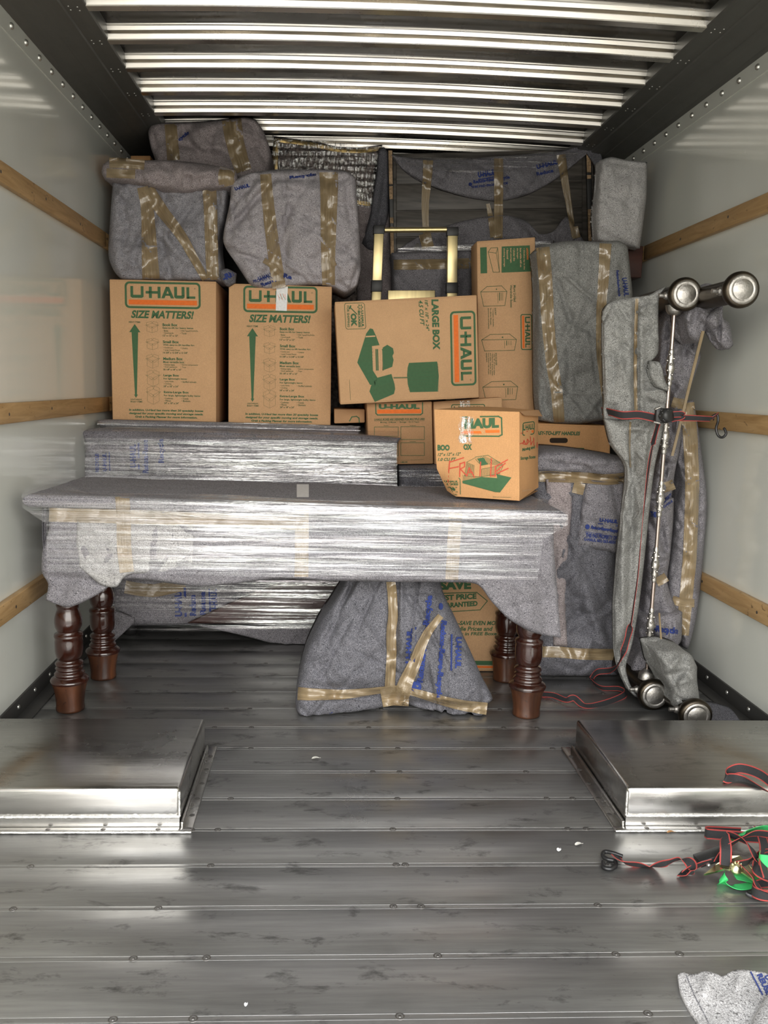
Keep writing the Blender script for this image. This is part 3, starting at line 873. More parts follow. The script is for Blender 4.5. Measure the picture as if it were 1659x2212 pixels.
# ---- tilted carton lying on its side, lamp drawing
t3, q3 = carton('moving_box', 'brown carton tilted on its side with a lamp drawing and sideways lettering', [(723, 652), (1030, 637), (1035, 859), (735, 874)], 3.50, .42)
z6 = lambda x, y: (700 + x * 350 / 1659, 600 + y * 300 / 1422)
P = Print([SURF[t3.name]], z6)
logo(P, (1548, 335), (1562, 1100), (1288, 345))
P.text('LARGE BOX', (1098, 222), (1115, 738), (1172, 222), GREEN, .03)
P.text('18" x 18" x 24"', (1030, 228), (1045, 545), (1064, 228), GREEN, .01, .05)
P.text('4.5 CU FT', (965, 228), (985, 490), (1010, 228), GREEN, .015, .08)
n = rrect(0, 0, 1, 1, .1)
fm = lambda x, y: (208 + 205 * x + 16 * y, 262 + 265 * y - 4 * x)
P.line([fm(x, y) for x, y in n], 5, GREEN, True)
P.text('U-HAUL', (376, 335), (384, 508), (402, 335), GREEN, .03); P.text('BOXES', (345, 335), (352, 508), (370, 335), GREEN, .03)
P.text('OK', (270, 365), (278, 502), (330, 365), GREEN, .05)
P.line([(272, 290), (262, 315)], 14, GREEN); P.line([(264, 300), (335, 372)], 10, GREEN)
P.text('FOR SHIPPING', (232, 285), (240, 505), (256, 285), GREEN, .01)
for a in range(6):
    an = a * PI / 3
    P.poly([(370 + 6 * math.cos(an), 300 + 6 * math.sin(an)), (370 + 26 * math.cos(an - .3), 300 + 26 * math.sin(an - .3)), (370 + 30 * math.cos(an), 300 + 30 * math.sin(an)), (370 + 26 * math.cos(an + .3), 300 + 26 * math.sin(an + .3))], GREEN)
P.poly([(340, 868), (432, 570), (470, 518), (500, 525), (530, 590), (568, 690), (490, 700), (492, 740), (500, 950), (545, 1020), (520, 1110), (470, 1095)], GREEN)
P.poly([(600, 715), (648, 686), (706, 722), (715, 770), (700, 800), (712, 840), (698, 912), (610, 945)], GREEN)
for xx in (500, 555, 578): P.poly([(xx, 765 - (xx - 500) * .3), (xx + 18, 765 - (xx - 500) * .3), (xx + 26, 950), (xx + 8, 955)], CREAM)
for xx in (526, 541, 592): P.poly([(xx, 730), (xx + 12, 730), (xx + 18, 950), (xx + 6, 950)], GREEN)
P.poly([(540, 1025), (690, 985), (722, 1090), (728, 1140), (715, 1190), (520, 1272), (465, 1165), (480, 1110)], GREEN)
P.poly([(870, 872), (1158, 858), (1165, 900), (1178, 1040), (1172, 1165), (880, 1172), (858, 1090), (850, 1000), (856, 920)], GREEN)
P.line([(715, 1022), (850, 1020)], 8, GREEN); P.line([(715, 1030), (850, 1028)], 3, INK)
P.line([(1160, 880), (1178, 1000), (1168, 1160)], 5, CREAM)
P.line([(260, 1045), (270, 1250)], 3, INK)
P.build(t3, NAMES)
P = Print([SURF[t3.name]], z6, .0018)
for a in range(9): P.line([(856 + 2 * abs(4 - a), 895 + a * 31), (1168, 885 + a * 31)], 3, INK)
for a in range(7): P.line([(372 + a * 13, 850 - a * 34), (500, 858 - a * 32)], 3, INK)
for a in range(5): P.line([(490 + a * 8, 1150 + a * 20), (716, 1062 + a * 20)], 3, INK)
P.poly([(428, 596), (522, 590), (526, 604), (424, 610)], CREAM)
P.build(t3, {'thin_dark_green_ink': 'hatching_pattern', 'unprinted_cardboard_lettering': 'drawing_print'})

# ---- tall wardrobe carton
t4, _ = carton('wardrobe_box', 'tallest narrow brown carton with a sideways green panel and drawings of cartons', [(1030, 521), (1156, 512), (1164, 930), (1166, 1366)], 3.70, .15,
               Ys=[3.70, 3.70, 3.70, 3.70]) if False else carton('wardrobe_box', 'tallest narrow brown carton with a sideways green panel and drawings of cartons', [(1030, 521), (1156, 512), (1166, 1366), (1040, 1366)], 3.70, .15)
z8 = lambda x, y: (1010 + x * 360 / 1659, 500 + y * 400 / 1843)
P = Print([SURF[t4.name]], z8)
P.poly([(340, 150), (620, 138), (628, 398), (338, 410)], GREEN); P.poly([(125, 160), (190, 155), (195, 415), (130, 418)], GREEN)
logo(P, (640, 822), (645, 1180), (527, 822))
def side_box(x0, x1, ya, yb, w):
    P.line([(x0, ya + 60), (x0 + w * .25, ya + 5), (x1 - w * .2, ya), (x1, ya + 55), (x0, ya + 60), (x0 + 30, yb), (x1 - 20, yb - 8), (x1, ya + 55)], 5, INK)
    P.line([(x0 + w * .65, ya + 70), (x0 + w * .66, yb - 30)], 3, INK); P.poly([(x0 + w * .58, ya + 26), (x0 + w * .62, ya + 26), (x0 + w * .62, ya + 40), (x0 + w * .58, ya + 40)], INK)
    for a in range(3): P.line([(x0 + w * (.72 + .06 * a), ya + 70), (x0 + w * (.72 + .06 * a), yb - 60)], 8 if a == 0 else 4, INK)
side_box(130, 392, 542, 745, 262); side_box(140, 487, 1020, 1190, 347); side_box(152, 500, 1490, 1680, 348)
P.line([(205, 205), (232, 165), (300, 162), (285, 215), (205, 205), (255, 405), (318, 405), (300, 165)], 5, INK); P.line([(285, 215), (318, 405)], 4, INK)
P.text('More U-Haul', (455, 535), (458, 700), (482, 535), INK, .01); P.text('Wardrobe Boxes:', (422, 532), (425, 760), (445, 532), INK, .01)
def side_par(x, y0, lines, lh=23):
    for n, (s, ln) in enumerate(lines): P.text(s, (x - n * lh, y0), (x + 3 - n * lh, y0 + ln), (x + 16 - n * lh, y0), INK, .008)
side_par(268, 762, [('SHORT', 72), ('\u2022 Compact, stackable', 185), ('for shirts, blouses,', 170), ('sportcoats and jackets.', 210)])
side_par(275, 1208, [('SPACE SAVER', 125), ('\u2022 Fits 18" of closet space', 222), ('\u2022 Perfect for dresses, pants', 225), ('and coats, great for doing', 215), ('more clothing with carrying', 215), ('equipment.', 95)], 19)
P.build(t4, NAMES)
P = Print([SURF[t4.name]], z8, .0018)
for n, (s, ln) in enumerate((('LAYDOWN', 115), ('\u2022 Clothes lay in the', 215), ('  box while still on', 190), ('  the hanger.', 110), ('\u2022 Under the', 130), ('  bed storage.', 150), ('\u2022 Seasonal', 110), ('  clothing storage.', 190))):
    P.text(s, (585 - n * 33, 165), (588 - n * 33, 165 + ln), (604 - n * 33, 165), ORANGE if n == 0 else CREAM, .012)
P.build(t4, NAMES)

# ---- worn book carton on the table
bq = [at(938, 892, 2.77), at(1122, 890, 2.66), at(1122, 1082, 2.66), at(945, 1076, 2.77)]
dv = at(1163, 888, 2.93) - bq[1]; dv.z = 0
dz_ = .716 - bq[2].z
bq = [p + Vector((0, 0, dz_)) for p in bq]; bq[3].z = bq[2].z; bq[0].z = bq[1].z
base = (bq[2] + bq[3]) / 2; base.z = min(p.z for p in bq)
t5 = thing('book_box', 'small worn carton with red handwriting, standing on the wrapped table', 'cardboard box', base)
m = MB()
n_ = 14
fr = []
for j in range(n_):
    q = j / (n_ - 1)
    for k in range(n_):
        s = k / (n_ - 1)
        p = (bq[0] * (1 - s) + bq[1] * s) * (1 - q) + (bq[3] * (1 - s) + bq[2] * s) * q
        p += Vector((0, -.006 * math.sin(PI * s) * math.sin(PI * q) + .002 * noise.noise(p * 14), 0))
        cr_ = max(0, (q - .68) / .32) * max(0, 1 - s / .22)
        p += Vector((.035 * cr_, .03 * cr_, .012 * cr_))           # crushed lower left corner
        fr.append(p)
ff = [(j * n_ + k, (j + 1) * n_ + k, (j + 1) * n_ + k + 1, j * n_ + k + 1) for j in range(n_ - 1) for k in range(n_ - 1)]
m.add(fr, ff, 0, True)
sd = []
for j in range(n_):
    q = j / (n_ - 1)
    for k in range(n_):
        s = k / (n_ - 1)
        a = fr[j * n_ + n_ - 1]
        bulge_ = .010 * math.sin(PI * s) * math.sin(PI * q)
        p = a + dv * s + Vector((bulge_ + .002 * noise.noise(a * 9 + Vector((s * 3, 0, 0))), 0, -.016 * max(0, q - .8) * 0 + .012 * s * (1 if q > .95 else 0)))
        sd.append(p)
m.add(sd, ff, 0, True)
bkl = [fr[j * n_] + dv for j in range(n_)]; bkr = [sd[j * n_ + n_ - 1] for j in range(n_)]
lft = [fr[j * n_] for j in range(n_)]
m.add(lft + bkl, [(j, n_ + j, n_ + j + 1, j + 1) for j in range(n_ - 1)], 0)
m.add(bkl + bkr, [(j, n_ + j, n_ + j + 1, j + 1) for j in range(n_ - 1)], 0)
tp = [fr[k] for k in range(n_)]
topb = [tp[k] + dv for k in range(n_)]
mid = [tp[k] + dv * .5 + Vector((0, 0, .012 * abs(math.sin(PI * k / (n_ - 1))) ** .5 - .002)) for k in range(n_)]
m.add(tp + mid + topb, [(k, k + 1, n_ + k + 1, n_ + k) for k in range(n_ - 1)] + [(n_ + k, n_ + k + 1, 2 * n_ + k + 1, 2 * n_ + k) for k in range(n_ - 1)], 0)
bt = [fr[(n_ - 1) * n_ + k] for k in range(n_)]
m.add(bt + [p + dv for p in bt], [(k, n_ + k, n_ + k + 1, k + 1) for k in range(n_ - 1)], 0)
m.build('carton_body', CARD_O, t5)
fB = BVHTree.FromPolygons(fr, ff); sB = BVHTree.FromPolygons(sd, ff)
m = MB()
tl_ = [fr[n_ - 1] + Vector((.001, 0, .001)), fr[n_ - 1] + dv + Vector((.001, 0, 0)), fr[n_ - 1] + dv + Vector((.016, .004, -.022)), fr[n_ - 1] + dv * .1 + Vector((.010, 0, -.012))]
m.add(tl_, [(0, 1, 2, 3)]); m.build('loose_flap', CARD_D, t5)
z7 = lambda x, y: (770 + x * 410 / 1659, 850 + y * 250 / 1012)
P = Print([fB], z7, .0016)
P.line([(1085, 202), (1240, 200), (1268, 215), (1272, 360), (1245, 374), (935, 372)], 12, GREEN); P.line([(930, 206), (965, 206)], 12, GREEN)
P.text('HAUL', (942, 312), (1245, 300), (942, 222), GREEN, .045)
P.poly([(925, 330), (1085, 328), (1095, 350), (915, 350)], ORANGE); P.poly([(1125, 320), (1250, 318), (1250, 342), (1130, 345)], ORANGE)
P.text('BOO', (708, 500), (815, 500), (708, 448), GREEN, .04); P.text('OX', (935, 494), (1010, 494), (935, 442), GREEN, .04)
P.text('12" x 12" x 12"', (710, 548), (912, 542), (712, 520), GREEN, .01, .04); P.text('1.0 CU FT', (710, 592), (870, 588), (712, 564), GREEN, .015, .04)
P.line([(720, 745), (735, 738), (895, 740), (905, 752), (908, 880)], 6, GREEN); P.line([(715, 750), (716, 800), (725, 850)], 6, GREEN)
P.text('U-HAUL', (765, 778), (890, 780), (765, 760), GREEN, .03); P.text('BOXES', (765, 802), (890, 804), (765, 783), GREEN, .03)
P.text('OK', (785, 862), (888, 864), (785, 815), GREEN, .05); P.line([(745, 838), (755, 858), (782, 812)], 9, GREEN); P.text('FOR SHIPPING', (790, 890), (880, 892), (790, 875), GREEN, .01)
for a in range(6):
    an = a * PI / 3
    P.poly([(742 + 4 * math.cos(an), 780 + 4 * math.sin(an)), (742 + 17 * math.cos(an - .35), 780 + 19 * math.sin(an - .35)), (742 + 17 * math.cos(an + .35), 780 + 19 * math.sin(an + .35))], GREEN)
P.poly([(925, 765), (1095, 730), (1230, 740), (1225, 705), (1355, 735), (1255, 865), (1210, 862), (928, 785)], GREEN)
for a in range(26): P.line([(930 + a * 11, 715 + a * 1.2), (935 + a * 11.5, 765 + a * 3.2)], 3, GREEN)
for a in range(16): P.line([(1040 + a * 14, 548 + abs(5 - a) * 5), (1075 + a * 13, 612 + a * 1.2)], 3.4, GREEN)
P.poly([(1060, 570), (1110, 560), (1150, 620), (1085, 632)], GREEN)
for a in range(10): P.line([(965 + a * 7, 600 + a * 3), (945 + a * 9, 715)], 2.6, GREEN)
for a in range(13): P.line([(1095 + a * 13, 660 - a * 2), (1095 + a * 13, 728 - a * 1.5)], 3, GREEN)
P.line([(1040, 560), (965, 600), (945, 720), (1095, 728), (1095, 660), (1285, 625), (1250, 700), (1095, 728)], 3, GREEN); P.line([(1040, 555), (1150, 540), (1285, 625)], 4, GREEN)
P.text('uhaul.com moving supplies', (1190, 908), (1350, 912), (1190, 902), INK)
P.build(t5, NAMES)
P = Print([fB], z7, .0026)
for pts in ([(815, 590), (808, 660), (800, 770)], [(818, 600), (935, 562)], [(815, 655), (890, 640)], [(905, 612), (902, 725)], [(905, 615), (945, 600), (945, 640), (908, 660), (960, 715)], [(965, 720), (985, 650), (1030, 730)], [(985, 690), (1015, 690)], [(1085, 600), (1080, 720)], [(1180, 570), (1172, 722)], [(1185, 720), (1215, 720)], [(1215, 640), (1212, 715)], [(1212, 640), (1320, 580)], [(1225, 680), (1300, 610)], [(1230, 700), (1270, 680), (1325, 655)]):
    P.line(pts, 9, RED)
P.build(t5, NAMES)
P = Print([sB], z7, .0016)
logo(P, (1452, 255), (1558, 240), (1450, 372), asp=1.1)
P.text('Moving and', (1450, 515), (1560, 488), (1450, 478), GREEN, .03); P.text('Storage Boxes', (1435, 590), (1565, 575), (1435, 552), GREEN, .02)
P.poly([(1400, 838), (1575, 808), (1573, 850), (1400, 882)], GREEN); P.poly([(1400, 890), (1573, 858), (1573, 868), (1400, 905)], ORANGE)
P.build(t5, NAMES)
P = Print([sB], z7, .0026)
P.text('uhaul.com', (1450, 860), (1530, 845), (1450, 842), CREAM, .02)
for pts in ([(1440, 345), (1425, 560)], [(1440, 348), (1495, 330)], [(1430, 440), (1470, 425)], [(1465, 410), (1455, 440), (1480, 445), (1465, 410)], [(1495, 400), (1488, 445), (1510, 420), (1495, 400)], [(1520, 380), (1525, 450), (1540, 420)], [(1550, 390), (1552, 455)], [(1580, 430), (1578, 470)]): P.line(pts, 7, RED)
P.build(t5, NAMES)
# patches of torn clear tape on its front and the tape strip rising above it
m = MB()
V = []; U = []
nj = 14
for j in range(nj):
    for k in range(5):
        q = hitf([fB], 1006 + (k - 2) * 7 + 3 * math.sin(j), 900 + j * 4.4, .0035 + .001 * noise.noise(Vector((j, k, 0))), 2.66)
        V.append(q); U.append((k * .01, j * .01))
mesh_obj('clear_tape', V, [(j * 5 + k, (j + 1) * 5 + k, (j + 1) * 5 + k + 1, j * 5 + k + 1) for j in range(nj - 1) for k in range(4)], FILM_V, t5, smooth=True)

# ---- two cartons under the tilted one
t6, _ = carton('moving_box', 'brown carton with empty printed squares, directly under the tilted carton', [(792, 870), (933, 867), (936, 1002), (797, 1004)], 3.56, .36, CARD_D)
P = Print([SURF[t6.name]], z7)
P.line([(168, 92), (170, 175), (185, 188), (560, 186), (578, 172), (578, 80)], 9, GREEN)
P.text('U-HAUL', (195, 136), (552, 136), (195, 92), GREEN, .05)
P.poly([(182, 142), (566, 138), (566, 172), (182, 175)], ORANGE)
P.text('U-HAUL BOXES ARE DESIGNED FOR MULTIPLE USES!', (155, 236), (595, 232), (157, 218), INK, .02); P.text('Moving - 4 Moves  \u2022  Storage - 10-12 Years', (208, 262), (548, 258), (208, 246), INK, .01)
P.line([(155, 241), (595, 238)], 2, INK)
for a, b, c, d in ((157, 365, 293, 375), (388, 594, 290, 402), (388, 594, 430, 542), (157, 365, 432, 545)): P.line([(a, c), (b, c), (b, d), (a, d)], 4, GREEN, True)
P.text('From:', (240, 286), (280, 286), (240, 278), INK); P.text('To Room:', (465, 284), (520, 284), (465, 276), INK); P.text('Contents:', (465, 424), (520, 424), (465, 416), INK)
P.line([(388, 585), (585, 578)], 2, INK); P.text('1-800-528', (385, 608), (445, 606), (385, 594), INK, .02)
P.build(t6, NAMES)
t7, _ = carton('moving_box', 'brown carton half hidden behind the small handwritten carton', [(936, 868), (1085, 858), (1087, 1003), (938, 1003)], 3.60, .09, CARD)
P = Print([SURF[t7.name]], z7)
logo(P, (828, 95), (1124, 92), (828, 200)); P.build(t7, NAMES)
V = [hitf([SURF[t7.name]], 1004 + dx, 866 + dy, .004, 3.59) for dy in (0, 8, 16, 24) for dx in (-10, 0, 11)]
mesh_obj('clear_tape', V, [(j * 3 + k, (j + 1) * 3 + k, (j + 1) * 3 + k + 1, j * 3 + k + 1) for j in range(3) for k in range(2)], FILM_V, t7, smooth=True)
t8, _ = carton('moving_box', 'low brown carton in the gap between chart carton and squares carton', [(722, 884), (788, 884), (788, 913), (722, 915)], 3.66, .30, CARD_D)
P = Print([SURF[t8.name]], z7)
P.line([(-150, 128), (70, 130)], 3, INK); P.line([(-150, 165), (75, 168), (75, 250)], 4, GREEN); P.line([(-60, 240), (-40, 205), (0, 200), (22, 215), (25, 250)], 9, GREEN)
P.build(t8, NAMES)
# ---- carton with a hand hole, behind the wrapped cabinet
t9, _ = carton('moving_box', 'brown carton with an oval hand hole above the wrapped cabinet', [(1148, 914), (1318, 920), (1318, 1415), (1148, 1415)], 3.46, .24, CARD_O)
z10 = lambda x, y: (1140 + x * 260 / 992, 900 + y * 580 / 2212)
P = Print([SURF[t9.name]], z10)
P.text('EASY-TO-LIFT HANDLES', (55, 150), (435, 155), (55, 118), GREEN, .03, .03)
P.poly([(x, y) for x, y in rrect(180, 175, 330, 217, 20)], BLACKHOLE)
P.line([(95, 250), (460, 262), (465, 275)], 8, GREEN); P.line([(310, 55), (310, 110)], 3, INK)
P.build(t9, NAMES)
# ---- carton on the floor under the table
t10, _ = carton('moving_box', 'brown carton on the floor behind the table legs with price lettering', [(930, 1160), (1084, 1160), (1080, 1462), (940, 1458)], 3.11, .25, CARD)
z11 = lambda x, y: (600 + x * 580 / 1659, 1230 + y * 370 / 1058)
P = Print([SURF[t10.name]], z11)
P.text('SAVE', (1000, 128), (1195, 122), (1000, 70), GREEN, .05); P.line([(1010, 148), (1230, 142)], 6, GREEN)
P.text('BEST PRICE', (985, 195), (1228, 182), (985, 160), GREEN, .03); P.text('GUARANTEED', (985, 242), (1235, 226), (985, 210), GREEN, .03)
P.line([(1230, 142), (1295, 195), (1250, 250), (1000, 265)], 5, GREEN)
P.text('-SAVE EVEN MORE', (1112, 345), (1385, 345), (1112, 318), GREEN, .02, .03); P.text('Bundle Prices and', (1060, 380), (1328, 380), (1060, 353), GREEN, .015, .03); P.text('Buy-Back in FREE Boxes!', (1010, 415), (1378, 413), (1010, 388), GREEN, .015, .03)
P.poly([(1000, 562), (1368, 566), (1368, 592), (1000, 588)], GREEN); P.poly([(1000, 594), (1368, 598), (1368, 610), (1000, 605)], ORANGE)
P.build(t10, NAMES)
# ---- carton at the back left, mostly behind the bundles
t11, _ = carton('wardrobe_box', 'orange-brown carton peeking out behind the top left bundles', [(282, 336), (325, 336), (325, 910), (282, 910)], 4.20, .28, CARD_O)

# ================================================================== WRAPPED TABLE
tt = thing('wrapped_table', 'table with turned dark wooden legs, its top wrapped in grey blanket and clear film', 'table', (-.25, 2.82, 0))
def topz(x): return .722 - (x + 1.08) * .0135            # the table leans a little to the right
fa = Vector((-1.088, 2.600)); fb = Vector((.556, 2.530))
ra = Vector((-1.065, 3.135)); rb = Vector((.55, 3.12))
m = MB(); V = []
nx, ny = 110, 30
def slab(s, q, top):
    p = (fa * (1 - s) + fb * s) * (1 - q) + (ra * (1 - s) + rb * s) * q
    e_ = min(s * 1.64, (1 - s) * 1.64, q * .56, (1 - q) * .56)
    r = .018; dz = r * (1 - math.sqrt(max(0, 1 - (1 - min(e_, r) / r) ** 2)))
    z = topz(p.x) + (-dz if top else -.038 + dz)
    z += .0022 * noise.noise(Vector((p.x * 9, p.y * 14, 1))) + .003 * noise.noise(Vector((p.x * 3, p.y * 4, 5)))
    return Vector((p.x, p.y + .003 * noise.noise(Vector((p.x * 12, z * 20, 2))), z))
for top in (1, 0):
    for j in range(ny):
        for k in range(nx):
            V.append(slab(.5 - .5 * math.cos(PI * k / (nx - 1)), .5 - .5 * math.cos(PI * j / (ny - 1)), top))
Fc = []
o_ = nx * ny
for j in range(ny - 1):
    for k in range(nx - 1):
        a = j * nx + k
        Fc.append((a, a + 1, a + nx + 1, a + nx)); Fc.append((o_ + a, o_ + a + nx, o_ + a + nx + 1, o_ + a + 1))
for k in range(nx - 1):
    Fc.append((k, o_ + k, o_ + k + 1, k + 1)); a = (ny - 1) * nx + k; Fc.append((a, a + 1, o_ + a + 1, o_ + a))
for j in range(ny - 1):
    a = j * nx; Fc.append((a, a + nx, o_ + a + nx, o_ + a)); a += nx - 1; Fc.append((a, o_ + a, o_ + a + nx, a + nx))
top_o = mesh_obj('blanket_top', V, Fc, FELT, tt, smooth=True); SURF[top_o.name] = BVHTree.FromPolygons(V, Fc)
m = MB()
for x0, x1, y0, y1 in ((-1.02, .51, 2.66, 2.70), (-1.02, .51, 2.99, 3.03), (-1.02, -.985, 2.70, 2.99), (.475, .51, 2.70, 2.99)):
    m.hexa([(x0, y0, .52), (x1, y0, .52), (x1, y1, .52), (x0, y1, .52), (x0, y0, topz(x0) - .05), (x1, y0, topz(x1) - .05), (x1, y1, topz(x1) - .05), (x0, y1, topz(x0) - .05)], 0)
m.build('table_frame', MAHOG, tt)
skirt_T = [(104, 1088), (300, 1092), (650, 1098), (1000, 1106), (1197, 1112)]
skirt_B = [(98, 1296), (148, 1312), (205, 1288), (262, 1252), (320, 1254), (420, 1266), (500, 1262), (600, 1250), (700, 1254), (850, 1257), (960, 1258), (1030, 1262), (1062, 1300), (1100, 1338), (1150, 1366), (1212, 1378)]
skirt_L = [(104, 1088), (106, 1140), (92, 1190), (90, 1235), (104, 1262), (98, 1296)]
skirt_R = [(1197, 1112), (1196, 1180), (1202, 1250), (1207, 1320), (1212, 1378)]
sk = cloth('blanket_skirt', skirt_T, skirt_B, skirt_L, skirt_R, 2.618, .012, FELT, tt, rnd=.012, bulge=.012, amp=.006, freq=6, res=5,
           folds=[(100, 1245, 300, 1262, 8, .010), (150, 1240, 120, 1310, 18, .012), (330, 1180, 250, 1260, 30, .008), (560, 1130, 330, 1262, 40, -.008), (1120, 1240, 1140, 1370, 22, -.018), (1165, 1240, 1190, 1370, 14, .012), (1040, 1180, 1200, 1240, 16, -.008), (1100, 1170, 1180, 1260, 8, -.008)])
ov = cloth('blanket_overlap', [(168, 1118), (300, 1122), (420, 1128)], [(170, 1225), (215, 1262), (250, 1268), (282, 1240), (420, 1238)], [(168, 1118), (165, 1170), (172, 1225)], None, 2.606, .008, FELT_L, tt, rnd=.006, bulge=.006, amp=.003)
for nm, x0, lim in (('blanket_side', -1.035, .50), ('blanket_side', .515, .47)):
    V = []; n1, n2 = 24, 18
    for j in range(n2):
        for k in range(n1):
            yy = 2.625 + .49 * k / (n1 - 1); zz = topz(x0) - .03 - (topz(x0) - .03 - lim) * j / (n2 - 1) - .03 * math.sin(k * .5) * j / n2
            V.append((x0 + (.012 * noise.noise(Vector((yy * 9, zz * 6, x0)))), yy, zz))
    n = len(V); V += [(a + .006, b, c) for a, b, c in V]
    fs = [(j * n1 + k, j * n1 + k + 1, (j + 1) * n1 + k + 1, (j + 1) * n1 + k) for j in range(n2 - 1) for k in range(n1 - 1)]
    mesh_obj(nm, V, fs + [tuple(i + n for i in reversed(f)) for f in fs], FELT, tt, smooth=True)
# turned legs
prof = [(.012, .60), (.036, .60), (.036, .56), (.030, .50), (.036, .46), (.034, .42), (.030, .395), (.0335, .37), (.0375, .36), (.040, .352), (.0375, .345), (.036, .338),
        (.041, .325), (.0455, .310), (.047, .295), (.045, .280), (.039, .268), (.036, .262), (.0475, .256), (.0495, .250), (.0475, .244), (.0465, .240), (.0475, .232), (.0475, .205), (.0465, .195),
        (.043, .180), (.0365, .172), (.034, .168), (.045, .163), (.0478, .158), (.0455, .152), (.039, .149), (.041, .146), (.0475, .142), (.0425, .137), (.041, .134), (.0465, .130), (.0515, .124), (.049, .118), (.046, .116), (.053, .113), (.062, .108), (.0655, .102), (.0645, .096)]
foot = [(.0625, .097), (.060, .090), (.055, .075), (.051, .055), (.048, .03), (.0475, .018), (.049, .008), (.048, .001), (.044, .0)]
for lx, ly in ((-1.000, 2.725), (.497, 2.690), (-.972, 3.035), (.498, 3.030)):
    k_ = 1.0
    m = MB(); m.lathe([(r * .93, z) for r, z in reversed(prof)], (lx, ly, 0), n=44)
    lg = m.build('leg', MAHOG, tt)
    m = MB(); m.lathe([(r * .93, z) for r, z in reversed(foot)], (lx, ly, 0), n=44); m.build('worn_foot', MAHOGW, lg)
strip('packing_tape', [(106, 1112), (300, 1117), (500, 1124), (650, 1130)], 30, [sk, ov], tt)
strip('packing_tape', [(264, 1072), (267, 1120), (268, 1180), (274, 1236)], 31, [sk, ov, top_o], tt, off=.006)
strip('packing_tape', [(652, 1100), (652, 1170), (651, 1246)], 30, [sk, top_o], tt, off=.006)
strip('packing_tape', [(984, 1108), (980, 1180), (976, 1252)], 28, [sk, top_o], tt, off=.006)
strip('white_label', [(654, 1046), (654, 1074)], 26, [top_o], tt, WHITE)
# stretch film: over the front edge of the top, bridging down to the skirt
def film_sheet(name, us, prof_fn, nv, parent, mat, amp=.003):
    V = []; nu = len(us)
    for j in range(nv):
        for k, s in enumerate(us):
            p = prof_fn(s, j / (nv - 1))
            V.append(p + Vector((0, amp * noise.noise(Vector((p.x * 3.0, p.z * 60, 1))), amp * .6 * noise.noise(Vector((p.x * 2.5, p.y * 40, 8))))))
    return mesh_obj(name, V, [(j * nu + k, (j + 1) * nu + k, (j + 1) * nu + k + 1, j * nu + k + 1) for j in range(nv - 1) for k in range(nu - 1)], mat, parent, uvs=[(s, 1 - j / (nv - 1)) for j in range(nv) for s in us], smooth=True)
def tf(s, q):
    f = fa * (1 - s) + fb * s; x = f.x; zt = topz(x)
    mar = min(s, 1 - s) * 1.64
    back = .10 + .35 * math.exp(-(mar / .10) ** 2) + .03 * math.sin(x * 9)
    if q < .22: return Vector((x, f.y + back * (1 - q / .22), zt + .005))
    if q < .27: return Vector((x, f.y - .006 * (q - .22) / .05, zt + .005 - .008 * (q - .22) / .05))
    if q < .36: return Vector((x, f.y - .008, zt - .003 - .034 * (q - .27) / .09))
    r = (q - .36) / .64
    xs = x + (-.25 - x) * .085 * min(1, r * 4)
    ztop = zt - .037; zb = .487 - .010 * (x + 1.08)
    y_ = f.y - .008 + (2.586 - (f.y - .008)) * r
    return Vector((xs, y_, ztop + (zb - ztop) * r))
film_sheet('stretch_film', [.5 - .5 * math.cos(PI * k / 139) for k in range(140)], tf, 90, tt, FILM)

# ================================================================== WRAPPED CHEST BEHIND THE TABLE
dr = thing('wrapped_dresser', 'long low dresser wrapped in grey blanket and film, behind the table under the chart cartons', 'dresser', (-.5, 3.9, 0))
dY = lambda s, q: 3.47
db = cloth('blanket_wrap', [(174, 934), (210, 926), (350, 928), (560, 932), (750, 938), (866, 947)], [(250, 1352), (400, 1350), (560, 1350), (700, 1352), (857, 1352)],
           [(174, 934), (184, 960), (182, 1030), (200, 1100), (240, 1200), (243, 1300), (250, 1352)], [(866, 947), (857, 965), (856, 1050), (857, 1200), (857, 1352)], dY, .07, FELT, dr,
           rnd=.03, bulge=.010, amp=.006, res=6, folds=[(185, 945, 260, 1020, 12, .010), (250, 1290, 420, 1340, 20, .008)])
m = MB(); m.box(-1.10, -.035, 3.535, 4.52, .10, .878, 0, .02); dbx = m.build('blanket_body', FELT, dr)
for x in (-1.0, -.10):
    for yy in (3.58, 4.40):
        m = MB(); m.lathe([(.012, 0), (.03, .004), (.032, .05), (.028, .13)], (x, yy, 0), n=16); m.build('foot', BLACKP, dr)
bk = cloth('blanket_roll', [(214, 911), (230, 907), (480, 913), (700, 919), (775, 922)], [(216, 924), (480, 931), (775, 938)], None, None, 3.62, .06, FELT, dr, rnd=.02, bulge=.006, amp=.004)
cloth('hanging_blanket', [(430, 1350), (560, 1352), (690, 1352)], [(430, 1352), (520, 1372), (610, 1396), (640, 1405), (690, 1408)], None, None, 3.44, .010, FELT, dr, rnd=.008, bulge=.004, amp=.004)
cloth('hanging_blanket', [(225, 1330), (250, 1320), (290, 1335)], [(232, 1385), (246, 1386), (290, 1345)], None, None, 3.42, .010, FELT, dr, rnd=.008, bulge=.004, amp=.004)
cloth('dark_wood_panel', [(560, 1275), (640, 1250), (860, 1245)], [(405, 1346), (560, 1348), (860, 1348)], [(560, 1275), (480, 1310), (405, 1346)], None, 3.452, .012, REDWOOD, dr, rnd=.004, bulge=0, amp=.001)
strip('packing_tape', [(270, 1268), (330, 1276), (400, 1262)], 28, db, dr)
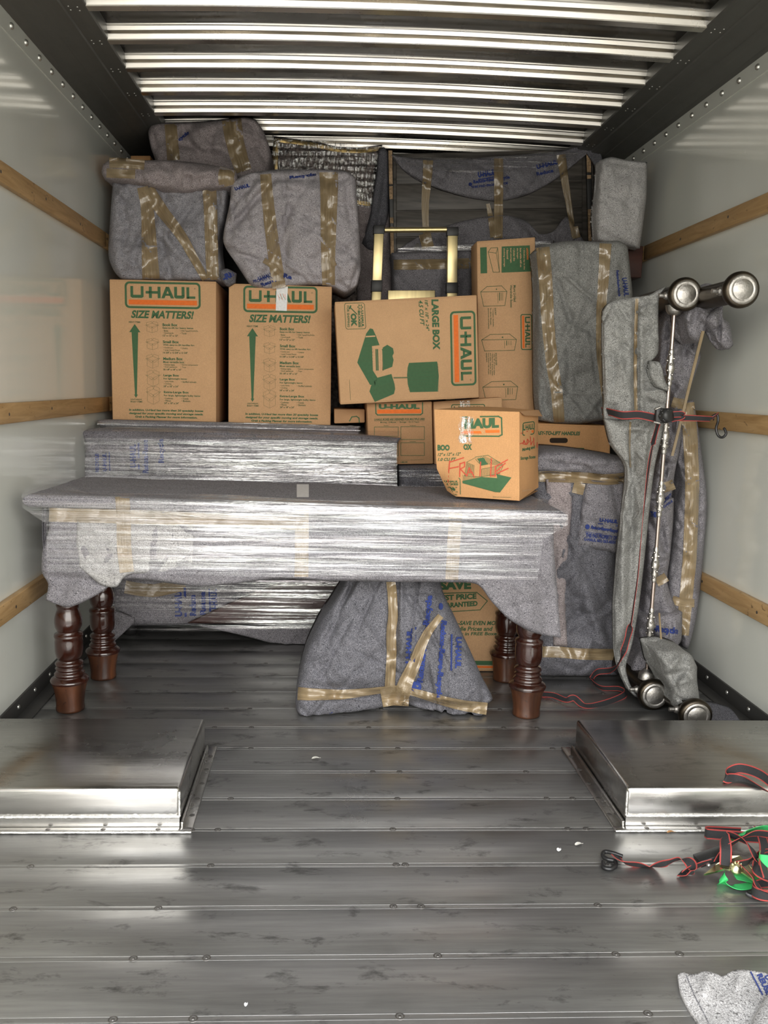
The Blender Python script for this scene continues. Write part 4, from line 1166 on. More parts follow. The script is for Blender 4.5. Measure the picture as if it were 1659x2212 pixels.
def chest_print(P):
    def vert(s, x, y0, y1, w): P.text(s, (x + w, y1), (x + w * .9, y0), (x, y1), BLUE, .03)
    vert('U-HAUL', 281, 960, 1010, 14); P.line([(299, 958), (300, 1012)], 4, BLUE); vert('Reduce-Reuse', 308, 950, 1022, 13); vert('Recycle', 342, 948, 1000, 16)
    vert('RECYCLE', 206, 980, 1020, 8); vert('U-HAUL', 222, 978, 1018, 9); P.line([(236, 978), (237, 1016)], 2, BLUE)
    vert('U-HAUL', 378, 1268, 1332, 16); P.line([(399, 1268), (401, 1330)], 5, BLUE); vert('Reduce', 410, 1285, 1330, 14); vert('Reuse', 432, 1278, 1328, 13); vert('U-HAUL', 456, 1272, 1322, 14); P.line([(452, 1274), (454, 1322)], 4, BLUE)
P = Print([SURF[db.name]], None, .004); chest_print(P); P.build(dr, NAMES)
def chest_film(v0, v1, l, r):
    return lambda s, q: at(l(q) + (r(q) - l(q)) * s, v0(s) + (v1(s) - v0(s)) * q, 3.437)
us = [k / 139 for k in range(140)]
film_sheet('stretch_film', us, lambda s, q: at(174 + 9 * min(1, q * 6) + (866 - 183 - 8 * min(1, q * 6)) * s, 931 + 13 * s + (1140 - 931) * q, 3.430 + .04 * max(0, 1 - q * 14) ** 2), 60, dr, FILM)
film_sheet('stretch_film', us, lambda s, q: at(243 + (857 - 243) * s, 1180 + (1362 + 4 * math.sin(s * 6) - 1180) * q, 3.430), 50, dr, FILM_S)
film_sheet('stretch_film', us, lambda s, q: fl(176 + (864 - 176) * s, 930 + 13 * s - 22 * q, .8815 + .001 * q), 10, dr, FILM_C)
film_sheet('stretch_film', us, lambda s, q: at(210 + (778 - 210) * s, 906 + 14 * s + 20 * q, 3.60 + .03 * abs(q - .5)), 10, dr, FILM_C)

# low film-wrapped chest further right, carrying the small cartons
fc = thing('wrapped_chest', 'low film-wrapped chest in the gap left of the handwritten carton, under the squares carton', 'chest', (.33, 3.75, 0))
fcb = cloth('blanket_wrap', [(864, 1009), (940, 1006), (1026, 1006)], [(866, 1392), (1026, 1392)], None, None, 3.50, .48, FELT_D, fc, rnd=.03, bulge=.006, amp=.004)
film_sheet('stretch_film', [k / 50 for k in range(51)], lambda s, q: at(862 + 166 * s, 1003 + 180 * q, 3.478 + .03 * max(0, 1 - q * 9) ** 2), 40, fc, FILM_S)

# ================================================================== WRAPPED BUNDLES
def bundle(name, label, cat, c, group=None): return thing(name, label, cat, c, group)
GW = None
# left upper bundle
b1 = thing('wrapped_bundle', 'bundle in dark grey blanket with an N of tan tape, on the leftmost chart carton', 'wrapped bundle', tuple(at(365, 606, 3.82)))
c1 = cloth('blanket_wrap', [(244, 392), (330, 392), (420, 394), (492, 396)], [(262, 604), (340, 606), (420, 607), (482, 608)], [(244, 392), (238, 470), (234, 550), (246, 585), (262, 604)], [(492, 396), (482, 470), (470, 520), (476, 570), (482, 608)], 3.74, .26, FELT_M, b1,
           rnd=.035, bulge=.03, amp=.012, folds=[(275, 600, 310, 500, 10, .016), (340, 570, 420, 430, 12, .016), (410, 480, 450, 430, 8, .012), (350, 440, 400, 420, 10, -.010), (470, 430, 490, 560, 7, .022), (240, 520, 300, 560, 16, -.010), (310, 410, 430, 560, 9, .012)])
cr = cloth('rolled_blanket_edge', [(222, 356), (238, 344), (262, 340), (300, 346), (360, 346), (430, 352), (508, 366)], [(226, 388), (262, 394), (310, 402), (360, 414), (410, 417), (450, 410), (508, 404)], [(222, 356), (219, 372), (226, 388)], [(508, 366), (512, 385), (508, 404)], 3.68, .20, FELT_B, b1,
           rnd=.045, bulge=.02, amp=.010, folds=[(330, 372, 480, 378, 9, -.008), (300, 360, 310, 395, 6, .012), (345, 350, 380, 380, 7, .010)])
strip('packing_tape', [(308, 404), (318, 450), (322, 520), (326, 603)], [24, 38], [c1, cr], b1)
strip('packing_tape', [(318, 408), (350, 455), (392, 510), (420, 560), (444, 604)], [30, 15], c1, b1, off=.007)
strip('packing_tape', [(452, 405), (455, 460), (457, 530), (460, 605)], [30, 26], [c1], b1, off=.006)
strip('packing_tape', [(236, 352), (262, 352), (312, 356)], 22, cr, b1); strip('packing_tape', [(230, 374), (292, 376)], 20, cr, b1, off=.006)
strip('packing_tape', [(492, 364), (488, 384), (492, 402)], 34, cr, b1)
# middle upper bundle
b2 = thing('wrapped_bundle', 'bundle in light grey blanket with two upright tan tapes, on the labelled chart carton', 'wrapped bundle', tuple(at(640, 618, 3.8)))
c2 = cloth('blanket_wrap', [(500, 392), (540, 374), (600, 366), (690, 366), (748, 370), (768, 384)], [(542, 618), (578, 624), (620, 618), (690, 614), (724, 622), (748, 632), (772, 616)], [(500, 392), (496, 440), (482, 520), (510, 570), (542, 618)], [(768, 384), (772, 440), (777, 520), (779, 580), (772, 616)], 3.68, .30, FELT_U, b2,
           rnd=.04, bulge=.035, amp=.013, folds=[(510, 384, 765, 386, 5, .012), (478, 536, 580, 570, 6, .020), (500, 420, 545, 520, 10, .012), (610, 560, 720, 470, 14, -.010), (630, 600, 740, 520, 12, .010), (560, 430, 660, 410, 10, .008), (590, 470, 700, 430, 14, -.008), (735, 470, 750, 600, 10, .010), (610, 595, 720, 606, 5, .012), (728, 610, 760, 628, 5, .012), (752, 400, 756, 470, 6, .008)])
strip('packing_tape', [(574, 376), (578, 430), (586, 500), (594, 560), (603, 622)], [24, 30], c2, b2)
strip('packing_tape', [(710, 372), (711, 420), (710, 480), (709, 560), (710, 616)], [40, 27], c2, b2)
strip('packing_tape', [(570, 562), (586, 572), (604, 590)], 12, c2, b2, off=.008); strip('packing_tape', [(715, 555), (722, 575)], 12, c2, b2, off=.008)
P = Print([SURF[c2.name]], None, .004)
P.text('Recycle', (626, 388), (684, 381), (625, 380), BLUE, .04); P.text('U-HAUL', (560, 606), (592, 596), (556, 598), BLUE, .02); P.text('PROPERTY OF', (548, 612), (596, 600), (546, 605), BLUE, .01)
P.text('Reuse', (565, 620), (598, 608), (562, 612), BLUE, .03); P.text('U-HAUL', (508, 412), (540, 404), (506, 404), BLUE, .04); P.text('Re', (612, 600), (630, 604), (613, 590), BLUE, .03)
P.build(b2, NAMES)
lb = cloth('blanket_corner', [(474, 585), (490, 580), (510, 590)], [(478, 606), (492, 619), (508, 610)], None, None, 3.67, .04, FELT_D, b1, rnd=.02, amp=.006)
P = Print([SURF[lb.name]], None, .004); P.text('L-RE', (478, 612), (506, 595), (472, 600), BLUE, .04); P.build(b1, NAMES)
# top bundle
b3 = thing('wrapped_bundle', 'bundle in brown-grey blanket with two tan tapes, topmost under the roof at left', 'wrapped bundle', tuple(at(450, 375, 4.3)))
c3 = cloth('blanket_wrap', [(327, 270), (345, 265), (400, 264), (450, 261), (482, 257), (530, 253), (552, 258)], [(336, 400), (450, 400), (580, 400)], [(327, 270), (320, 285), (326, 320), (336, 350), (336, 400)], [(552, 258), (570, 285), (584, 325), (583, 350), (580, 400)], 4.03, .34, FELT_B, b3,
           rnd=.045, bulge=.03, amp=.014, folds=[(330, 290, 345, 330, 6, .018), (390, 310, 480, 340, 9, .016), (430, 320, 480, 318, 7, -.014), (460, 355, 500, 335, 7, .012), (530, 310, 582, 330, 6, .012), (545, 290, 575, 350, 8, .014)])
strip('packing_tape', [(368, 268), (371, 300), (375, 346)], [26, 27], c3, b3)
strip('packing_tape', [(500, 258), (506, 300), (515, 335), (526, 370)], [42, 36], c3, b3)
P = Print([SURF[c3.name]], None, .004); P.text('cycle', (388, 308), (410, 291), (384, 298), BLUE, .05); P.build(b3, NAMES)
# picture in film
pc = thing('framed_picture', 'dark gold-edged picture wrapped in crinkled clear film at the top centre', 'picture', tuple(at(700, 900, 4.36)))
pT = [(592, 294), (630, 300), (680, 306), (730, 317), (780, 319), (826, 312)]
pl_ = [(592, 294), (588, 340), (588, 400), (590, 895)]; pr_ = [(826, 312), (822, 340), (806, 400), (800, 895)]
cp = cloth('picture_panel', pT, [(590, 895), (800, 895)], pl_, pr_, 4.40, .05, RUG, pc, rnd=.012, bulge=.004, amp=.006)
strip('gilt_edge', [(593, 302), (630, 306), (680, 313), (730, 324), (780, 326), (824, 320)], 9, cp, pc, GILT, .008)
strip('gilt_edge', [(598, 300), (594, 350), (594, 420)], 12, cp, pc, GILT, .008)
strip('gilt_edge', [(760, 436), (800, 441)], 9, cp, pc, GILT, .008)
film_sheet('stretch_film', [k / 60 for k in range(61)], lambda s, q: at(588 + 238 * s - 14 * q * s, 292 + 26 * s ** .8 - 4 * s ** 6 + 8 * math.sin(PI * s) * 0 + (448 - 300) * q, 4.365), 50, pc, FILM_V, .008)
cpb = cloth('draped_blanket', [(818, 322), (830, 318), (842, 334)], [(782, 525), (795, 538), (812, 542)], [(818, 322), (812, 380), (800, 460), (782, 525)], [(842, 334), (841, 400), (838, 470), (812, 542)], 4.33, .03, FELT_D, pc, rnd=.02, amp=.008, folds=[(828, 340, 805, 520, 6, .012)])
cloth('draped_blanket', [(768, 440), (800, 445), (846, 440)], [(776, 900), (846, 900)], None, None, 4.36, .03, FELT_B, pc, rnd=.02, amp=.012, folds=[(812, 560, 800, 640, 8, .02)])
# tall wrapped bundle behind the ladder
b4 = thing('wrapped_cabinet', 'grey blanket bundle with a level band of tan tape, behind the ladder', 'wrapped bundle', (.30, 4.4, 0))
c4 = cloth('blanket_wrap', [(846, 557), (900, 555), (960, 556), (1000, 554), (1018, 554)], [(846, 1284), (1022, 1284)], [(846, 546), (850, 640), (846, 1284)], [(1018, 540), (1022, 640), (1022, 1284)], 4.17, .45, FELT, b4, rnd=.05, bulge=.02, amp=.010, res=6,
           folds=[(960, 600, 970, 650, 10, .02), (1005, 550, 1000, 640, 8, .015), (850, 560, 1010, 556, 5, .012)])
strip('packing_tape', [(850, 572), (920, 571), (1018, 569)], 22, c4, b4)
# weathered wooden trunk up under the roof
tr = thing('wooden_cabinet', 'weathered black wooden cabinet under a sagging grey blanket, up by the roof at right', 'cabinet', tuple(at(1070, 552, 4.45)))
q = [at(848, 332, 4.30), at(1282, 322, 4.30), at(1284, 548, 4.30), at(848, 552, 4.30)]
dv = Vector((0, .38, 0))
m = MB(); m.hexa([q[3], q[2], q[2] + dv, q[3] + dv, q[0], q[1], q[1] + dv, q[0] + dv], 0, .004); m.build('cabinet_body', DARKWOOD, tr)
SURF['trk'] = BVHTree.FromPolygons(q, [(0, 1, 2, 3)])
for v0, v1 in ((345, 398), (400, 455), (457, 512), (514, 545)):
    a = [at(856, v0, 4.292), at(1258, v0 - 6, 4.292), at(1258, v1 - 6, 4.292), at(856, v1, 4.292)]
    d2 = Vector((0, .012, 0)); m = MB(); m.hexa([a[3], a[2], a[2] + d2, a[3] + d2, a[0], a[1], a[1] + d2, a[0] + d2], 0, .003)
    m.build('plank_panel', DARKWOOD, tr)
for u0, u1, segs in ((838, 848, ((325, 398), (402, 430), (470, 482), (490, 552))), (1266, 1277, ((330, 372), (378, 386), (452, 520)))):
    m = MB()
    v0 = 326; v1 = 552
    a = [at(u0, v0, 4.285), at(u1 + 1, v0, 4.285), at(u1 + 3, v1, 4.285), at(u0 + 6, v1, 4.285)]; d2 = Vector((0, .05, 0))
    m.hexa([a[3], a[2], a[2] + d2, a[3] + d2, a[0], a[1], a[1] + d2, a[0] + d2], 0, .002)
    ps = m.build('side_post', BLACKP, tr)
    for s0, s1 in segs:
        m = MB()
        f0, f1 = (s0 - 326) / 226, (s1 - 326) / 226
        a = [at(u0 + 1 + 5 * f0, s0, 4.281), at(u1 - 1 + 4 * f0, s0, 4.281), at(u1 - 1 + 4 * f1, s1, 4.281), at(u0 + 1 + 5 * f1, s1, 4.281)]
        d3 = Vector((0, .004, 0)); m.hexa([a[3], a[2], a[2] + d3, a[3] + d3, a[0], a[1], a[1] + d3, a[0] + d3])
        m.build('chipped_edge', CHIP, ps)
sw = cloth('blanket_swag', [(845, 334), (900, 342), (1000, 343), (1100, 336), (1200, 328), (1250, 316), (1285, 306)], [(848, 338), (870, 366), (905, 390), (960, 412), (1020, 428), (1080, 434), (1140, 420), (1200, 388), (1245, 352), (1285, 318)], None, None, 4.262, .022, FELT, tr, rnd=.015, bulge=.02, amp=.008,
           folds=[(880, 350, 1000, 400, 8, .010), (1240, 330, 1150, 400, 10, .012), (920, 400, 1010, 425, 5, -.006)])
cloth('blanket_swag', [(1266, 318), (1280, 306), (1296, 322)], [(1282, 520), (1290, 521)], [(1268, 330), (1285, 360), (1286, 400), (1282, 450), (1284, 520)], [(1296, 322), (1301, 345), (1291, 390), (1292, 440), (1297, 470), (1290, 521)], 4.255, .012, FELT_D, tr, rnd=.006, bulge=0, amp=.006, res=3)
sl = cloth('lower_blanket', [(850, 548), (880, 525), (930, 500), (990, 480), (1050, 468), (1100, 466), (1140, 480), (1165, 505), (1195, 500), (1225, 468), (1262, 520), (1284, 540)], [(850, 552), (1000, 552), (1150, 551), (1284, 548)], None, None, 4.262, .022, FELT, tr, rnd=.012, bulge=.012, amp=.009,
           folds=[(880, 540, 1000, 500, 9, .012), (1140, 490, 1170, 530, 6, .02), (1190, 505, 1200, 540, 7, .02), (1000, 520, 1130, 505, 10, -.008)])
film_sheet('stretch_film', [k / 90 for k in range(91)], lambda s, q: at(868 + 405 * s, 338 + 6 * math.sin(PI * s) - 24 * s ** 2 + (12 + 22 * abs(math.sin(PI * s)) ** .7) * q, 4.225 + .03 * (1 - q)), 14, tr, FILM_C)
film_sheet('stretch_film', [k / 60 for k in range(61)], lambda s, q: at(860 + 330 * s, 536 - 16 * s + 16 * q, 4.235), 10, tr, FILM_C)
strip('packing_tape', [(925, 346), (923, 385), (919, 430), (919, 480), (922, 530)], [22, 11], [sw, sl, SURF['trk']], tr, off=.012)
strip('packing_tape', [(1077, 342), (1077, 400), (1077, 460), (1076, 515)], [20, 19], [sw, sl, SURF['trk']], tr, off=.012)
strip('packing_tape', [(1212, 334), (1220, 390), (1230, 450), (1240, 512)], [20, 9], [sw, sl, SURF['trk']], tr, off=.012)
strip('packing_tape', [(1054, 440), (1062, 480), (1068, 512)], [8, 18], [sl, SURF['trk']], tr, off=.010); strip('packing_tape', [(917, 505), (925, 535)], 26, sl, tr, off=.014); strip('packing_tape', [(1240, 490), (1246, 514)], 17, sl, tr, off=.012)
P = Print([SURF[sw.name]], None, .005)
P.text('U-HAUL', (1033, 384), (1070, 378), (1032, 371), BLUE, .04); P.line([(1034, 388), (1068, 382)], 2, BLUE); P.text('Reduce-Reuse-Recycle', (1024, 399), (1102, 388), (1022, 389), BLUE, .02); P.text('THIS PAD PROPERTY OF', (1018, 407), (1098, 398), (1017, 402), BLUE)
P.text('U-HAUL', (1160, 366), (1206, 354), (1158, 356), BLUE, .04); P.text('Reduce', (1160, 380), (1196, 372), (1158, 372), BLUE, .02)
for a in range(10): P.poly([(1016 + 4 * math.cos(a * .628), 398 + 4 * math.sin(a * .628)) for a in range(10)], BLUE) if a == 0 else None
P.build(tr, NAMES)
# folded pad
pd = cloth('folded_blanket', [(1296, 346), (1320, 339), (1350, 345), (1398, 350)], [(1290, 520), (1340, 530), (1382, 537)], [(1296, 346), (1292, 400), (1286, 470), (1290, 520)], [(1398, 350), (1396, 430), (1382, 537)], 3.60, .07, FELT_L, None, rnd=.03, bulge=.02, amp=.006, base=tuple(at(1335, 530, 3.7)),
           folds=[(1300, 350, 1395, 358, 4, .008), (1390, 360, 1380, 520, 5, .006)])
tag(pd, 'pale folded blanket pad standing against the right wall near the roof', 'blanket')
# tall bundle
b5 = thing('wrapped_bundle', 'tall grey blanket bundle with two long tan tapes, right of the tallest carton', 'wrapped bundle', tuple(at(1240, 914, 3.6)))
c5 = cloth('blanket_wrap', [(1154, 545), (1172, 530), (1230, 520), (1290, 522), (1335, 520), (1356, 532)], [(1168, 908), (1200, 914), (1250, 916), (1300, 908), (1330, 900)], [(1154, 545), (1160, 620), (1160, 760), (1162, 860), (1168, 908)], [(1356, 532), (1362, 590), (1366, 650), (1352, 780), (1330, 900)], 3.46, .09, FELT_G, b5,
           rnd=.04, bulge=.03, amp=.009, res=4.5, folds=[(1185, 600, 1195, 780, 8, .010), (1210, 830, 1290, 800, 14, .012), (1240, 760, 1300, 740, 16, -.010), (1170, 840, 1180, 900, 8, .014), (1345, 560, 1352, 640, 6, .010), (1290, 870, 1310, 905, 8, .014)])
strip('packing_tape', [(1172, 534), (1178, 600), (1184, 700), (1192, 780), (1203, 850), (1208, 912)], [30, 24], c5, b5)
strip('packing_tape', [(1308, 526), (1304, 600), (1298, 680), (1297, 760), (1305, 840), (1316, 900)], [26, 12], c5, b5)
P = Print([SURF[c5.name]], None, .004); P.text('Reduce-Reuse-Recycle', (1329, 584), (1334, 640), (1337, 584), BLUE, .02); P.text('U-HAUL', (1343, 600), (1348, 640), (1354, 600), BLUE, .02); P.build(b5, NAMES)
# dark wood piece behind
dw = thing('wooden_cabinet', 'dark red wooden cabinet end showing behind the tall bundle at the right wall', 'cabinet', (1.0, 3.88, .9))
m = MB(); p1 = at(1340, 530, 3.72); p2 = at(1386, 600, 3.72)
m.box(p1.x - .18, min(p2.x, XR - .03), 3.72, 4.05, p2.z, p1.z, 0, .004); m.build('overhanging_top', REDWOOD, dw)
m = MB(); m.box(p1.x - .15, p1.x - .0, 3.76, 4.03, .0, p2.z, 0, .003); m.build('cabinet_body', REDWOOD, dw)

# ================================================================== LADDER
ld = thing('folding_ladder', 'pale gold aluminium ladder with black corner caps behind the tilted carton', 'ladder', (.27, 4.075, 0))
YL = 4.06
def bar(mb, u0, v0, u1, v1, Y, d, mi=0, bev=.002):
    a = [at(u0, v0, Y), at(u1, v0, Y), at(u1, v1, Y), at(u0, v1, Y)]; dd = Vector((0, d, 0))
    mb.hexa([a[3], a[2], a[2] + dd, a[3] + dd, a[0], a[1], a[1] + dd, a[0] + dd], mi, bev)
for (u0, u1, v0, v1, b0, b1, sk_) in ((808, 829, 503, 606, 606, 629, -4), (967, 989, 507, 611, 611, 632, -1)):
    m = MB()
    def slant(mb, va, vb, ex=0, Y=YL, d=.03):
        f = lambda v: sk_ * (v - v0) / 100
        a = [at(u0 - ex + f(va), va, Y), at(u1 + ex + f(va), va, Y), at(u1 + ex + f(vb), vb, Y), at(u0 - ex + f(vb), vb, Y)]; dd = Vector((0, d, 0))
        mb.hexa([a[3], a[2], a[2] + dd, a[3] + dd, a[0], a[1], a[1] + dd, a[0] + dd], 0, .002)
    slant(m, v0, b0); slant(m, b1, 800)
    # legs to the floor behind the cartons
    p = at((u0 + u1) / 2 + sk_ * 3, 800, YL); m.box(p.x - .022, p.x + .022, YL, YL + .03, 0, p.z + .01, 0, .002)
    r_ = m.build('rail', GOLD, ld)
    m = MB(); slant(m, b0 - 1, b1 + 1, 1.5, YL - .004, .038); m.build('black_sleeve', BLACKP, ld)
    m = MB(); slant(m, v0 - 17, v0 + 2, 1.5, YL - .004, .038); m.build('corner_cap', BLACKP, ld)
m = MB(); a = at(831, 497, YL + .012); b = at(967, 496, YL + .012); m.tube([a, b], .012, 16); m.build('top_bar', GOLD, ld)
m = MB(); bar(m, 838, 627, 940, 700, YL - .01, .02); m.build('step_panel', GOLD, ld)

# ================================================================== CABINET BUNDLE AT RIGHT
cb = thing('wrapped_cabinet', 'tall blanket-wrapped cabinet standing on the floor right of the table, banded with tan tape', 'wrapped bundle', (.74, 3.2, 0))
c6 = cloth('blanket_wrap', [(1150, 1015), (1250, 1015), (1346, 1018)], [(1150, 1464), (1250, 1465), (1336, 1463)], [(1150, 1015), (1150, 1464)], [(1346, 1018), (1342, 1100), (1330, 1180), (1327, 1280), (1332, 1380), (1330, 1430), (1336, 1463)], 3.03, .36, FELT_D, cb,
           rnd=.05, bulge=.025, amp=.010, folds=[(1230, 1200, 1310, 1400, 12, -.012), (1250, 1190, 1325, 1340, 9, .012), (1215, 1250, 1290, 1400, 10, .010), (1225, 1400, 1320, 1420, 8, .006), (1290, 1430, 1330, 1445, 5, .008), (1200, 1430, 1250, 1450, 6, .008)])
c7 = cloth('folded_top_roll', [(1150, 985), (1175, 974), (1220, 974), (1270, 978), (1320, 985), (1374, 994)], [(1150, 1022), (1200, 1022), (1270, 1026), (1330, 1034), (1352, 1028), (1374, 996)], None, None, 2.985, .36, FELT, cb, rnd=.05, bulge=.015, amp=.008,
           folds=[(1172, 1000, 1260, 1006, 5, .012), (1260, 1016, 1365, 1000, 5, .012), (1180, 996, 1350, 998, 8, -.006)])
c8 = cloth('blanket_flap', [(1266, 1036), (1300, 1040), (1347, 1042)], [(1244, 1182), (1290, 1188), (1330, 1194)], [(1266, 1036), (1256, 1100), (1248, 1150), (1244, 1182)], [(1347, 1042), (1348, 1090), (1338, 1140), (1330, 1194)], 3.00, .03, FELT, cb, rnd=.02, bulge=.012, amp=.006, folds=[(1328, 1050, 1340, 1130, 5, .012)])
c9 = cloth('blanket_flap', [(1180, 1036), (1235, 1036)], [(1196, 1395), (1226, 1396)], [(1180, 1036), (1196, 1395)], [(1235, 1036), (1236, 1100), (1228, 1180), (1222, 1300), (1226, 1396)], 3.005, .02, FELT_B, cb, rnd=.012, bulge=.008, amp=.006)
cc = cloth('blanket_flap', [(1236, 1058), (1262, 1058)], [(1228, 1168), (1248, 1172)], None, None, 3.01, .02, FELT_D, cb, rnd=.012, bulge=.006, amp=.004)
strip('packing_tape', [(1155, 1029), (1200, 1030), (1260, 1032), (1310, 1036), (1350, 1032)], 23, [c6, c7, c8, c9], cb, off=.006)
strip('packing_tape', [(1238, 1052), (1262, 1058)], 24, [c6, c8, cc], cb, off=.006)
strip('packing_tape', [(1165, 1408), (1210, 1409), (1260, 1413), (1330, 1414)], 24, [c6, c9], cb, off=.006)
P = Print([SURF[c8.name]], None, .006)
P.text('U-HAUL', (1294, 1127), (1334, 1131), (1296, 1119), BLUE, .05); P.line([(1293, 1131), (1333, 1136)], 2, BLUE)
P.poly([(1269 + 5 * math.cos(a * .628), 1138 + 5.5 * math.sin(a * .628)) for a in range(10)], BLUE)
P.text('Reduce\u2022Reuse\u2022Recycle', (1275, 1144), (1338, 1154), (1276, 1134), BLUE, .04, .05)
P.text('THIS PAD PROPERTY OF', (1265, 1160), (1332, 1167), (1266, 1151), BLUE, .02); P.text('U-HAUL 602-263-6555', (1262, 1168), (1330, 1175), (1262, 1161), BLUE, .02)
P.line([(1265, 1149), (1334, 1158)], 1.2, BLUE); P.build(cb, NAMES)

# ================================================================== TRIANGULAR BUNDLE UNDER THE TABLE
tb = thing('wrapped_bundle', 'triangular grey blanket bundle tied with tan tape, on the floor under the table', 'wrapped bundle', (.07, 2.75, 0))
yt = lambda s, q: 2.80 - .15 * min(1, q * 1.05) + .07 * math.sin(PI * s) * q ** 3
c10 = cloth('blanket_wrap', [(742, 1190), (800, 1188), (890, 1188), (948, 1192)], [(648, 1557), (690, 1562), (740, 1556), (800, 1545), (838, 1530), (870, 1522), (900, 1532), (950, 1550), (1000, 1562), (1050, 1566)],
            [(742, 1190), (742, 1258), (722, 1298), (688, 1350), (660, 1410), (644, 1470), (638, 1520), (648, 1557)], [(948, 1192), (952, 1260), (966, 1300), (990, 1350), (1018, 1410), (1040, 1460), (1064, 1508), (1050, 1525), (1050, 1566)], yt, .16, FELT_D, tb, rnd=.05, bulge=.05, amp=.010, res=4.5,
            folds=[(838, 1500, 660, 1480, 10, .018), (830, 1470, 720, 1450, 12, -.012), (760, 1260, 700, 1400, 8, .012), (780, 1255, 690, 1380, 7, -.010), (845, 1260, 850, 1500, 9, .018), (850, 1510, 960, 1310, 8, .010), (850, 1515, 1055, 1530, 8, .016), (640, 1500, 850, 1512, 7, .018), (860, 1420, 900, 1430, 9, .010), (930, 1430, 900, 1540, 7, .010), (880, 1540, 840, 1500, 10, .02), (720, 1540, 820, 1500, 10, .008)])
strip('packing_tape', [(844, 1256), (848, 1290), (849, 1330), (845, 1370), (846, 1410), (844, 1450), (842, 1486)], [20, 22], c10, tb, off=.008)
strip('packing_tape', [(952, 1330), (925, 1365), (908, 1400), (893, 1440), (878, 1470), (868, 1500)], [14, 34], c10, tb, off=.010)
strip('packing_tape', [(643, 1498), (680, 1500), (740, 1500), (800, 1494), (850, 1487)], [28, 12], c10, tb, off=.008)
strip('packing_tape', [(850, 1487), (900, 1497), (950, 1512), (1000, 1524), (1052, 1531)], [14, 26], c10, tb, off=.008)
strip('packing_tape', [(824, 1508), (850, 1504), (884, 1506)], 40, c10, tb, off=.009)
P = Print([SURF[c10.name]], None, .008)
z11b = lambda x, y: (600 + x * 580 / 1659, 1230 + y * 370 / 1058)
P.z = z11b
def up_text(s, x0, y0, x1, y1, w, slant=0): P.text(s, (x0, y0), (x1, y1), (x0 - w, y0 + slant), BLUE, .035)
up_text('U-HAUL', 822, 580, 832, 365, 34); P.line([(842, 575), (852, 360)], 9, BLUE)
up_text('Reduce-Reuse-Recycle', 908, 700, 968, 160, 52)
P.poly([(855 + 34 * math.cos(a * .628), 725 + 34 * math.sin(a * .628)) for a in range(10)], BLUE)
P.text('Reduce-Reuse-Recycle', (1000, 310), (968, 790), (1046, 320), BLUE, .04); P.line([(1075, 405), (1072, 620)], 10, BLUE)
P.text('U-HAUL', (1100, 415), (1095, 610), (1138, 418), BLUE, .035); P.poly([(1008 + 14 * math.cos(a * .628), 228 + 22 * math.sin(a * .628)) for a in range(10)], BLUE)
P.text('REDUCE', (262, 945), (345, 900), (255, 925), BLUE, .02); P.text('RECYCLE', (345, 935), (425, 900), (340, 915), BLUE, .02)
P.build(tb, NAMES)

# ================================================================== METAL BED ENDS AT THE RIGHT WALL
def bed_end(label, top, bot, Yt, Yb, length, rods, lean=Vector((0, 0, 0))):
    a = at(*top, Yt); b = at(*bot, Yb)
    if b.z < .054: b.z = .054
    t = thing('bed_end', label, 'bed frame', (b.x, b.y + length / 2, 0), 'metal bed ends on end')
    for p, nm in ((a, 'post'), (b, 'post')):
        m = MB(); m.tube([p + Vector((0, .03, 0)), p + Vector((0, length, 0))], .036, 24); po = m.build(nm, BRONZE, t)
        m = MB(); m.lathe([(.036, .045), (.044, .040), (.050, .030), (.0535, .018), (.053, .008), (.049, .001), (.044, -.001)], p, (0, 1, 0), 36); m.build('end_cap', BRONZE, po)
        m = MB(); m.lathe([(.0435, .002), (.0425, -.0022), (.032, -.0032), (.031, -.0024), (.0295, -.0024), (.0285, -.0034), (.002, -.0042)], p, (0, 1, 0), 36); m.build('end_disc', PEWTER, po)
        m = MB(); m.tube([p + Vector((-.065, .06, 0)), p + Vector((-.034, .06, 0))], .007, 10); m.lathe([(.012, 0), (.014, .006), (.010, .014)], p + Vector((-.034, .06, 0)), (-1, 0, 0), 16); m.build('side_pin', PEWTER, po)
    for k, dy in enumerate(rods):
        p0 = a + Vector((0, dy, 0)); p1 = b + Vector((0, dy, 0)); d = (p1 - p0).normalized(); ln = (p1 - p0).length
        m = MB(); m.tube([p0 + d * .03, p1 - d * .03], .0064, 14); rd = m.build('rod', RODM, t)
        m = MB(); m.lathe([(.030, .028), (.027, .045), (.020, .055), (.010, .060)], p0, d, 20); m.build('collar', PEWTER, rd); m = MB(); m.lathe([(.028, .030), (.026, .05), (.018, .058), (.010, .066)], p1, -d, 20); m.build('collar', PEWTER, rd)
        if k == 0 or len(rods) < 5:
            for f in (.175, .345, .505, .675, .835) if k == 0 else (.26, .55, .8):
                c = p0 + d * (ln * f); m = MB(); V = []; n = 20; prof_ = [(.0062, -.062), (.0095, -.054), (.0070, -.045), (.0115, -.034), (.0085, -.026), (.012, -.014), (.0145, .0), (.012, .012), (.0085, .022), (.012, .032), (.0075, .042), (.0098, .050), (.0062, .060)]
                m.lathe(prof_, c, d, n)
                for q in range(14):
                    an = q * 2.4; h = -.045 + .0065 * q; rr = .012
                    ref = d.orthogonal().normalized(); bi = d.cross(ref)
                    m.dome(c + d * h + (ref * math.cos(an) + bi * math.sin(an)) * rr * .8, .0050, ref * math.cos(an) + bi * math.sin(an), .006, 8)
                m.build('cast_ornament', PEWTER, rd)
    return t
be1 = bed_end('bronze metal bed end standing upright at the right wall, with the bare ornamented rod', (1483, 635), (1415, 1503), 2.72, 2.72, .62, (.085, .30, .52))
be2 = bed_end('bronze metal bed end closest to the right wall, its posts poking out of rags', (1605, 625), (1505, 1556), 2.50, 2.54, .50, (.46,))

